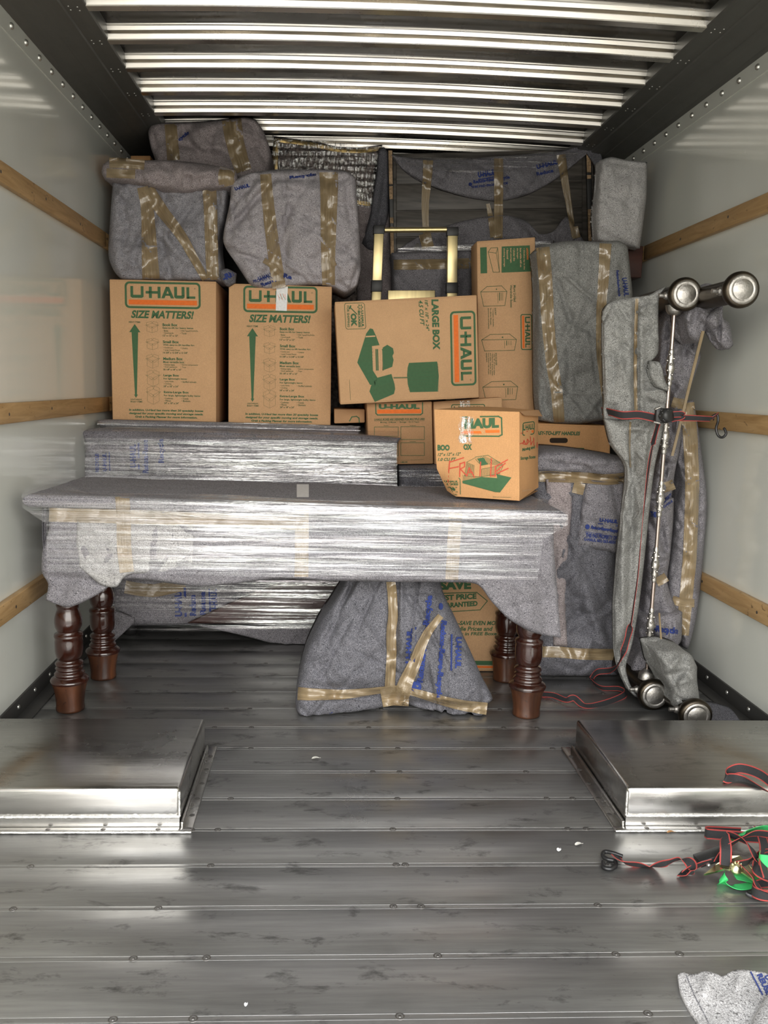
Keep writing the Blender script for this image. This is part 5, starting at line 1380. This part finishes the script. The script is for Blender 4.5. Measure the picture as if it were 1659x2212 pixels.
bd = thing('draped_blanket', 'long grey blanket hanging over the bed ends at the right wall down to the floor', 'blanket', (.93, 2.9, 0))
yd = lambda s, q: 2.93 - .09 * s + .03 * math.sin(s * 3) - .04 * q
d1 = cloth('hanging_panel', [(1303, 672), (1315, 655), (1345, 645), (1400, 638), (1422, 626), (1440, 618)], [(1306, 905), (1340, 908), (1380, 905), (1440, 905)], [(1303, 672), (1302, 740), (1305, 830), (1306, 905)], [(1440, 618), (1424, 645), (1422, 700), (1422, 760), (1404, 785), (1404, 800), (1420, 835), (1442, 850), (1440, 905)], 2.80, .02, FELT_G, bd, rnd=.014, bulge=.015, amp=.008, res=4,
           folds=[(1372, 645, 1372, 905, 6, .022), (1362, 660, 1360, 905, 6, -.008), (1386, 650, 1385, 905, 6, -.008), (1330, 680, 1350, 900, 10, -.01), (1400, 650, 1398, 880, 8, .006), (1318, 780, 1325, 905, 6, .008)])
d2 = cloth('hanging_panel', [(1306, 905), (1340, 908), (1380, 905), (1440, 905)], [(1356, 1490), (1372, 1505), (1384, 1508)], [(1306, 905), (1320, 960), (1352, 1010), (1345, 1100), (1334, 1200), (1326, 1310), (1328, 1400), (1338, 1450), (1356, 1490)], [(1440, 905), (1428, 950), (1414, 1010), (1402, 1110), (1392, 1210), (1380, 1310), (1366, 1390), (1352, 1440), (1362, 1480), (1384, 1508)], 2.79, .02, FELT_G, bd, rnd=.014, bulge=.02, amp=.008, res=4,
           folds=[(1372, 905, 1360, 1300, 8, .016), (1360, 905, 1366, 1020, 5, .014), (1400, 910, 1380, 1150, 8, -.012), (1345, 1100, 1345, 1350, 8, -.010), (1330, 1400, 1352, 1440, 6, .010)])
d3 = cloth('folded_edge', [(1404, 780), (1424, 782), (1432, 800)], [(1434, 842), (1443, 845), (1445, 838)], [(1404, 780), (1402, 808), (1416, 834), (1434, 842)], [(1432, 800), (1436, 820), (1445, 838)], 2.775, .02, FELT_G, bd, rnd=.01, amp=.004, res=2.5)
strip('packing_tape', [(1376, 645), (1373, 720), (1372, 800), (1374, 890)], 7, d1, bd, off=.004)
strip('packing_tape', [(1362, 905), (1360, 960), (1362, 1010)], 4, d2, bd, off=.004)
# inner grey bundle behind the rod
ib = thing('wrapped_bundle', 'crumpled grey blanket bundle behind the ornamented rod at the right wall', 'wrapped bundle', (1.02, 3.0, 0))
i1 = cloth('blanket_wrap', [(1440, 664), (1470, 660), (1500, 664), (1514, 690)], [(1400, 1080), (1420, 1082), (1450, 1080)], [(1440, 664), (1428, 710), (1422, 780), (1440, 860), (1428, 960), (1410, 1030), (1400, 1080)], [(1514, 690), (1508, 740), (1514, 770), (1505, 800), (1488, 850), (1478, 880), (1470, 960), (1458, 1020), (1450, 1080)], 2.93, .16, FELT, ib, rnd=.05, bulge=.02, amp=.014, res=4,
           folds=[(1430, 730, 1470, 690, 8, .016), (1470, 680, 1480, 800, 8, .018), (1440, 790, 1500, 740, 8, .014), (1450, 830, 1480, 860, 7, .018), (1436, 880, 1470, 900, 7, .014), (1450, 900, 1430, 1050, 8, .014)])
i2 = cloth('blanket_wrap', [(1400, 1080), (1425, 1074), (1456, 1076)], [(1386, 1335), (1420, 1338), (1470, 1336)], [(1400, 1080), (1398, 1140), (1394, 1240), (1386, 1335)], [(1456, 1076), (1454, 1130), (1448, 1200), (1442, 1260), (1470, 1336)], 2.94, .14, FELT, ib, rnd=.04, bulge=.02, amp=.012, res=4, folds=[(1420, 1100, 1440, 1200, 8, .014), (1415, 1200, 1450, 1180, 6, .012), (1425, 1240, 1420, 1330, 8, .014)])
i3 = cloth('blanket_tail', [(1380, 1330), (1420, 1325), (1474, 1322)], [(1374, 1490), (1400, 1502), (1430, 1470)], [(1380, 1330), (1378, 1400), (1360, 1450), (1374, 1490)], [(1474, 1322), (1472, 1380), (1462, 1400), (1430, 1470)], 2.88, .14, FELT, ib, rnd=.04, bulge=.02, amp=.010, res=4, folds=[(1400, 1360, 1410, 1440, 7, .014), (1440, 1350, 1430, 1430, 7, .012)])
i4 = cloth('blanket_tail', [(1414, 1405), (1450, 1400), (1490, 1412), (1506, 1440)], [(1448, 1520), (1460, 1535), (1490, 1552), (1512, 1530)], [(1414, 1405), (1424, 1450), (1446, 1490), (1448, 1520)], [(1506, 1440), (1506, 1470), (1510, 1500), (1512, 1530)], 2.61, .14, FELT_G, ib, rnd=.05, bulge=.03, amp=.012, res=4, folds=[(1430, 1460, 1490, 1450, 7, .018), (1450, 1480, 1500, 1465, 6, -.014), (1420, 1420, 1440, 1500, 8, .012)])
strip('packing_tape', [(1452, 868), (1466, 872), (1482, 872)], 22, i1, ib, off=.006); strip('packing_tape', [(1432, 1054), (1446, 1050), (1456, 1046)], 22, i1, ib, off=.006); strip('packing_tape', [(1418, 1258), (1430, 1252), (1440, 1246)], 20, i2, ib, off=.006)
P = Print([SURF[i3.name], SURF[i2.name], SURF[i1.name]], None, .005)
P.text('-Recycle', (1410, 1368), (1464, 1374), (1412, 1350), BLUE, .05); P.text('PROPERTY', (1432, 1090), (1452, 1072), (1430, 1082), BLUE, .02); P.text('U-HAUL', (1434, 1098), (1454, 1084), (1433, 1092), BLUE, .02)
P.text('THIS', (1405, 1116), (1418, 1118), (1405, 1104), BLUE, .04); P.line([(1405, 1388), (1440, 1412)], 4, BLUE)
P.build(ib, NAMES)
# outer curved bundle with broad tape
ob_ = thing('wrapped_bundle', 'bowed grey blanket bundle with one broad tan tape down it, flush with the right wall', 'wrapped bundle', (1.12, 3.1, 0))
o1 = cloth('blanket_wrap', [(1464, 885), (1480, 868), (1498, 864)], [(1474, 1398), (1484, 1402), (1490, 1392)], [(1464, 885), (1458, 930), (1460, 980), (1472, 1040), (1462, 1090), (1456, 1150), (1446, 1220), (1442, 1290), (1455, 1340), (1474, 1398)], [(1498, 864), (1506, 910), (1516, 980), (1526, 1060), (1527, 1110), (1520, 1190), (1513, 1270), (1503, 1340), (1490, 1392)], 2.98, .22, FELT, ob_, rnd=.05, bulge=.015, amp=.009, res=4,
           folds=[(1462, 940, 1476, 1050, 6, .012), (1456, 1060, 1474, 1110, 5, .012), (1515, 960, 1510, 1300, 5, .010)])
strip('packing_tape', [(1484, 870), (1490, 930), (1494, 1000), (1495, 1060), (1493, 1130), (1490, 1200), (1484, 1270), (1478, 1330), (1474, 1372)], [32, 28], o1, ob_, off=.005)
strip('packing_tape', [(1452, 1296), (1474, 1302), (1500, 1303)], 18, o1, ob_, off=.008)
# rags on the second bed end
rg = thing('rag_blanket', 'grey rag blanket knotted round the upper post by the right wall', 'blanket', tuple(at(1535, 700, 2.62)))
r1 = cloth('rag', [(1482, 632), (1500, 622), (1525, 612), (1548, 618), (1552, 640)], [(1486, 728), (1500, 740), (1514, 736), (1524, 712)], [(1482, 632), (1476, 680), (1486, 728)], [(1552, 640), (1548, 670), (1536, 688), (1524, 712)], 2.77, .11, FELT, rg, rnd=.05, bulge=.02, amp=.014, res=3, folds=[(1500, 640, 1540, 670, 6, .018), (1510, 640, 1490, 720, 7, .016)])
r2 = cloth('rag_tail', [(1518, 690), (1540, 670), (1560, 655), (1563, 640)], [(1548, 735), (1562, 752), (1574, 755), (1584, 745)], [(1518, 690), (1535, 712), (1548, 735)], [(1563, 640), (1562, 685), (1576, 700), (1584, 745)], 2.74, .05, FELT, rg, rnd=.03, bulge=.01, amp=.010, res=3, folds=[(1556, 680, 1554, 735, 4, .02)])
m = MB(); p = [at(1519, 715, 2.70), at(1500, 790, 2.78), at(1478, 880, 2.84), at(1452, 985, 2.88)]
V = []
for a in resample([(0, 0), (1, 0), (2, 0), (3, 0)], 24):
    t_ = a.x; k_ = min(int(t_), 2); c = p[k_].lerp(p[k_ + 1], t_ - k_); V += [c + Vector((-.004, 0, 0)), c + Vector((.005, 0, 0)), c + Vector((.005, .004, 0)), c + Vector((-.004, .004, 0))]
m.add(V, [(4 * k + e_, 4 * k + (e_ + 1) % 4, 4 * k + 4 + (e_ + 1) % 4, 4 * k + 4 + e_) for k in range(23) for e_ in range(4)]); m.build('packing_tape', TAPE, rg)
m = MB(); m.tube([at(1424, 1325, 2.85), at(1428, 1380, 2.77), at(1433, 1478, 2.74)], .0035, 8); m.build('tan_cord', TAPE, ib)
mat_ = cloth('floor_mat', [(1488, 1516), (1530, 1514), (1575, 1528), (1600, 1558)], [(1486, 1575), (1540, 1580), (1600, 1578)], None, None, 0, .008, FELT_D, None, rnd=.006, bulge=0, amp=.002, mp=lambda u, v, o: fl(u, v, .012 - o), base=tuple(fl(1540, 1550, 0)))
tag(mat_, 'dark felt blanket edge flat on the floor in the right corner', 'blanket')

# ================================================================== STRAPS
def hook(name, c, parent, pts, r=.0045):
    m = MB(); n = len(pts); dense = resample([(k, 0) for k in range(n)], n * 8)
    P_ = []
    for d in dense:
        k = min(int(d.x), n - 2); f = d.x - k; a, b, c_, e_ = pts[max(k - 1, 0)], pts[k], pts[k + 1], pts[min(k + 2, n - 1)]
        P_.append(.5 * (2 * b + (c_ - a) * f + (2 * a - 5 * b + 4 * c_ - e_) * f * f + (3 * b - a - 3 * c_ + e_) * f ** 3))
    m.tube(P_, r, 10); return m.build(name, HOOKM, parent)
st = thing('ratchet_strap', 'black and red ratchet strap buckled round the right wall bundles and hooked on the slat', 'strap', tuple(at(1430, 900, 2.73)))
ribbon('webbing', [at(1300, 888, 2.92), at(1316, 890, 2.80), at(1345, 897, 2.735), at(1380, 896, 2.725), at(1415, 903, 2.715)], .026, st, KR, [80, 70, 88, 100, 80])
ribbon('webbing', [at(1440, 893, 2.71), at(1465, 902, 2.70), at(1490, 903, 2.70), at(1515, 904, 2.71), at(1536, 905, 2.73)], .020, st, KR, [88, 92, 85, 70, 60])
ribbon('webbing', [at(1450, 905, 2.705), at(1472, 900, 2.69), at(1472, 895, 2.69), at(1448, 896, 2.69)], .020, st, KR, [88, 90, 90, 88])
ribbon('webbing', [at(1536, 905, 2.73), at(1546, 898, 2.73), at(1552, 892, 2.735)], .008, st, KR, [60, 60, 60])
ribbon('webbing', [at(1422, 915, 2.71), at(1410, 960, 2.72), at(1401, 1010, 2.72), at(1392, 1090, 2.72), at(1385, 1160, 2.72), at(1378, 1240, 2.72), at(1370, 1300, 2.72), at(1360, 1360, 2.73), at(1340, 1425, 2.74), fl(1322, 1447, .08), fl(1290, 1452, .05), fl(1279, 1470, .012), fl(1300, 1486, .01), fl(1338, 1488, .018), fl(1350, 1500, .01), fl(1310, 1518, .006), fl(1265, 1525, .006), fl(1240, 1508, .022), fl(1222, 1512, .012), fl(1195, 1502, .010), fl(1168, 1500, .006)], .022, st, KR,
       [60, 55, 50, 62, 72, 76, 78, 78, 75, 70, 80, 70, 60, 70, 60, 50, 30, 70, 30, 40, 40])
m = MB()
c = at(1435, 898, 2.70); m.lathe([(.006, -.024), (.021, -.022), (.023, -.012), (.023, .012), (.021, .022), (.006, .024)], c, (.35, -.6, .1), 28)
m.box(c.x - .030, c.x + .012, c.y - .008, c.y + .010, c.z - .024, c.z + .024, 0, .004)
for k in range(9): m.dome(c + Vector((-.022 + .004 * k, -.02, .018 * math.sin(k * 1.3))), .004, (0, -1, 0), .003, 8)
bk_ = m.build('ratchet_buckle', BLACKP, st)
m = MB(); m.tube([c + Vector((-.034, -.006, .020)), c + Vector((-.018, -.006, .026))], .004, 8); m.tube([c + Vector((-.036, -.006, -.020)), c + Vector((-.016, -.006, -.024))], .004, 8); m.build('metal_pin', PEWTER, bk_)
hp = [at(1538, 900, 2.76), at(1549, 896, 2.755), at(1551, 910, 2.75), at(1547, 925, 2.745), at(1551, 940, 2.74), at(1560, 945, 2.74), at(1568, 938, 2.74), at(1566, 928, 2.74), at(1563, 925, 2.74)]
hook('hook', None, st, hp, .0042)

sp = thing('strap_pile', 'tangled heap of black and red ratchet straps on the floor at the right edge', 'strap', tuple(fl(1600, 1860, 0)))
W_ = .025
f = fl
ribbon('webbing', [f(1330, 1848, .012), f(1345, 1862, .012), f(1375, 1868, .010), f(1405, 1872, .006), f(1440, 1864, .026), f(1465, 1856, .030), f(1488, 1862, .030), f(1498, 1880, .020), f(1485, 1890, .008), f(1468, 1886, .004)], W_, sp, KR, [20, 35, 55, 30, 60, 45, -30, -70, -20, 10])
ribbon('webbing', [f(1470, 1888, .006), f(1490, 1878, .014), f(1512, 1868, .02), f(1535, 1858, .03)], W_, sp, KR, [50, 70, 60, 40])
ribbon('webbing', [f(1700, 1812, .03), f(1640, 1810, .03), f(1590, 1806, .028), f(1540, 1802, .024), f(1526, 1800, .02), f(1530, 1795, .018), f(1600, 1798, .02)], W_, sp, KR, [80, 85, 85, 88, 90, 88, 85])
ribbon('webbing', [f(1548, 1862, .02), f(1565, 1835, .05), f(1600, 1812, .075), f(1632, 1800, .08), f(1680, 1806, .07)], W_, sp, KR, [60, 55, 50, 60, 60])
ribbon('webbing', [f(1567, 1870, .03), f(1568, 1835, .06), f(1567, 1805, .07), f(1585, 1806, .075), f(1615, 1822, .08), f(1632, 1850, .07), f(1638, 1880, .04)], W_, sp, KR, [10, 10, 50, 60, 45, 30, 20])
ribbon('webbing', [f(1585, 1872, .03), f(1615, 1862, .05), f(1640, 1845, .06), f(1690, 1838, .05)], W_, sp, KR, [60, 60, 70, 60])
ribbon('webbing', [f(1690, 1900, .02), f(1650, 1888, .05), f(1632, 1870, .06), f(1650, 1850, .06), f(1690, 1850, .05)], W_, sp, KR, [75, 70, 60, 70, 70])
ribbon('webbing', [f(1690, 1936, .024), f(1650, 1934, .024), f(1628, 1926, .022), f(1626, 1916, .020), f(1645, 1908, .020), f(1690, 1906, .020)], W_, sp, KR, [85, 88, 88, 85, 82, 85])
ribbon('webbing', [f(1600, 1868, .05), f(1630, 1900, .04), f(1645, 1925, .03), f(1690, 1940, .02)], W_, sp, KR, [40, 45, 40, 60])
ribbon('webbing', [f(1640, 1790, .06), f(1652, 1830, .07), f(1650, 1870, .07), f(1660, 1900, .06)], W_, sp, KR, [20, 20, 40, 20])
m = MB(); b0 = f(1510, 1862, .012); b1 = f(1572, 1842, .03)
ax = (b1 - b0).normalized(); sd_ = ax.cross(Vector((0, 0, 1))).normalized(); un = sd_.cross(ax)
def obox(m, c, hx, hy, hz, mi=0, bev=.0015):
    P_ = [c + ax * x + sd_ * y + un * z for z in (-hz, hz) for x, y in ((-hx, -hy), (hx, -hy), (hx, hy), (-hx, hy))]
    m.hexa(P_, mi, bev)
obox(m, (b0 + b1) / 2 + un * .004, .040, .016, .008); m.build('ratchet_frame', BLACKP, sp)
m = MB(); g0 = f(1530, 1890, .012); g1 = f(1632, 1902, .018); gm = f(1590, 1868, .03)
V = [f(1520, 1892, .016), f(1545, 1872, .020), f(1572, 1852, .040), f(1598, 1852, .045), f(1615, 1868, .040), f(1632, 1890, .03), f(1628, 1905, .022), f(1600, 1885, .026), f(1565, 1880, .022), f(1545, 1886, .016)]
cz = sum(V, Vector()) / len(V)
m.add([v + Vector((0, 0, .004)) for v in V] + V, [tuple(range(10)), tuple(reversed(range(10, 20)))] + [(k, k + 10, (k + 1) % 10 + 10, (k + 1) % 10) for k in range(10)])
c = f(1590, 1876, .032)
m.lathe([(.014, -.004), (.014, .006), (.010, .008), (.009, .012), (.004, .014)], c, (0, -.5, .8), 20)
for k in range(10): m.dome(c + Vector((.012 * math.cos(k * .63), .002, .012 * math.sin(k * .63))), .003, (0, -.6, .8), .008, 6)
m.build('ratchet_lever', ZINC, sp)
m = MB(); m.dome(f(1530, 1868, .014) - sd_ * 0, .005, (0, -1, .2), .006, 12); m.build('ratchet_bolt', RIVM, sp)
hk = [f(1345, 1850, .010), f(1325, 1843, .012), f(1307, 1840, .010), f(1302, 1848, .008), f(1312, 1856, .007), f(1328, 1860, .007), f(1330, 1870, .006), f(1318, 1877, .005), f(1304, 1873, .005), f(1303, 1862, .006)]
hook('hook', None, sp, hk, .0048)
hook('hook', None, sp, [f(1690, 1925, .012), f(1655, 1936, .007), f(1636, 1938, .006), f(1620, 1934, .008), f(1612, 1929, .010)], .0048)
gs = thing('green_strap', 'bright green strap tangled in the black strap heap at right', 'strap', tuple(fl(1610, 1890, 0)))
ribbon('webbing', [f(1560, 1892, .03), f(1562, 1906, .006), f(1590, 1916, .004), f(1622, 1912, .004), f(1640, 1900, .006), f(1610, 1896, .012), f(1585, 1890, .02)], .026, gs, GG, [70, 60, 10, 10, 20, 10, 10])
ribbon('webbing', [f(1578, 1812, .06), f(1598, 1808, .072), f(1606, 1798, .075), f(1650, 1790, .07), f(1690, 1800, .06)], .025, gs, GG, [60, 50, 45, 60, 60])
ribbon('webbing', [f(1690, 1866, .07), f(1655, 1860, .078), f(1640, 1858, .074), f(1640, 1850, .07)], .026, gs, GG, [70, 85, 88, 85])
lw = thing('webbing_strap', 'loop of black and red webbing lying on the right wheel well', 'strap', tuple(fl(1620, 1690, .105)))
g_ = lambda u, v, z=.125: fl(u, v, z)
ribbon('webbing', [g_(1740, 1730, .13), g_(1680, 1700, .135), g_(1640, 1672, .14), g_(1600, 1660, .135), g_(1572, 1668, .125), g_(1568, 1680, .120), g_(1590, 1682, .112), g_(1620, 1690, .109), g_(1680, 1720, .108)], .025, lw, KR, [82, 82, 80, 82, 88, 95, 100, 60, 20])

# ================================================================== FOREGROUND BLANKET, LITTER
fgm = lambda u, v, o: fl(u, v, max(.006, .018 + .010 * noise.noise(Vector((u * .012, v * .012, 1))) - o))
fg = thing('loose_blanket', 'pale grey blanket with a stitched hem spread on the floor at the lower right corner', 'blanket', tuple(fl(1600, 2170, 0)))
f1 = cloth('blanket_sheet', [(1464, 2106), (1474, 2099), (1486, 2103), (1505, 2103), (1522, 2096), (1545, 2102), (1562, 2108), (1580, 2098), (1600, 2094), (1640, 2098), (1720, 2116)], [(1560, 2330), (1640, 2330), (1740, 2330)], [(1464, 2106), (1470, 2140), (1490, 2180), (1512, 2214), (1560, 2330)], [(1720, 2116), (1740, 2330)], 0, .010, FELT_L, fg, rnd=.008, bulge=0, amp=.003, mp=fgm, res=3.5,
           folds=[(1530, 2098, 1520, 2150, 10, -.012), (1560, 2105, 1560, 2150, 10, .008), (1600, 2095, 1590, 2140, 10, -.010)])
f2 = cloth('folded_over_roll', [(1638, 2180), (1665, 2140), (1720, 2110)], [(1610, 2330), (1700, 2330), (1760, 2330)], [(1638, 2180), (1622, 2215), (1610, 2330)], None, 0, .03, FELT_L, fg, rnd=.03, bulge=.02, amp=.006, mp=lambda u, v, o: fl(u, v, .055 - o), res=5)
P = Print([SURF[f1.name]], None, .002)
P.line([(1482, 2106), (1500, 2150), (1522, 2192), (1545, 2240)], 1.6, FELT_D)
P.line([(1622, 2100), (1647, 2148)], 3, BLUE); P.text('REUSE', (1634, 2106), (1656, 2150), (1646, 2102), BLUE, .03); P.text('U-HAUL', (1650, 2108), (1676, 2160), (1664, 2104), BLUE, .03)
P.build(fg, {'blue_blanket_ink': 'blue_lettering', 'dark_shaded_blanket_felt': 'hem_stitching'})
def leaf(nm, label, u, v, a, l, w, mat, z=.0):
    m = MB(); c = fl(u, v, z); V = [c + Vector((0, 0, .004))]; n = 16
    for k in range(n):
        t_ = 2 * PI * k / n; x = l * math.cos(t_); y_ = w * math.sin(t_) * (1 - .3 * math.cos(t_))
        V.append(c + Vector((x * math.cos(a) - y_ * math.sin(a), x * math.sin(a) + y_ * math.cos(a), .0012 + .0035 * math.sin(t_) ** 2)))
    m.add(V, [(0, k + 1, (k + 1) % n + 1) for k in range(n)], 0, True)
    m.tube([c + Vector((l * math.cos(a), l * math.sin(a), .002)), c + Vector((1.2 * l * math.cos(a), 1.2 * l * math.sin(a), .002))], .0006, 5)
    for o in [m.build(nm, mat, None, tuple(c))]: tag(o, label, 'leaf' if 'leaf' in nm else 'scrap')
leaf('fallen_leaf', 'small orange-brown dry leaf at the foot of the right wheel well', 1449, 1799, .1, .010, .004, LEAF, .006)
leaf('fallen_leaf', 'small tan dry leaf on the bare floor left of the strap heap', 1250, 1825, .3, .010, .005, PALE)
leaf('paper_scrap', 'white scrap on the floor beside the tan leaf', 1208, 1837, .9, .007, .005, WHITE)
leaf('paper_scrap', 'pale torn scrap on the floor midway between the wheel wells', 682, 1639, .2, .012, .006, PALE)
leaf('paper_scrap', 'tiny whitish scrap at the bottom edge of the floor', 532, 2172, 1.2, .004, .003, WHITE)
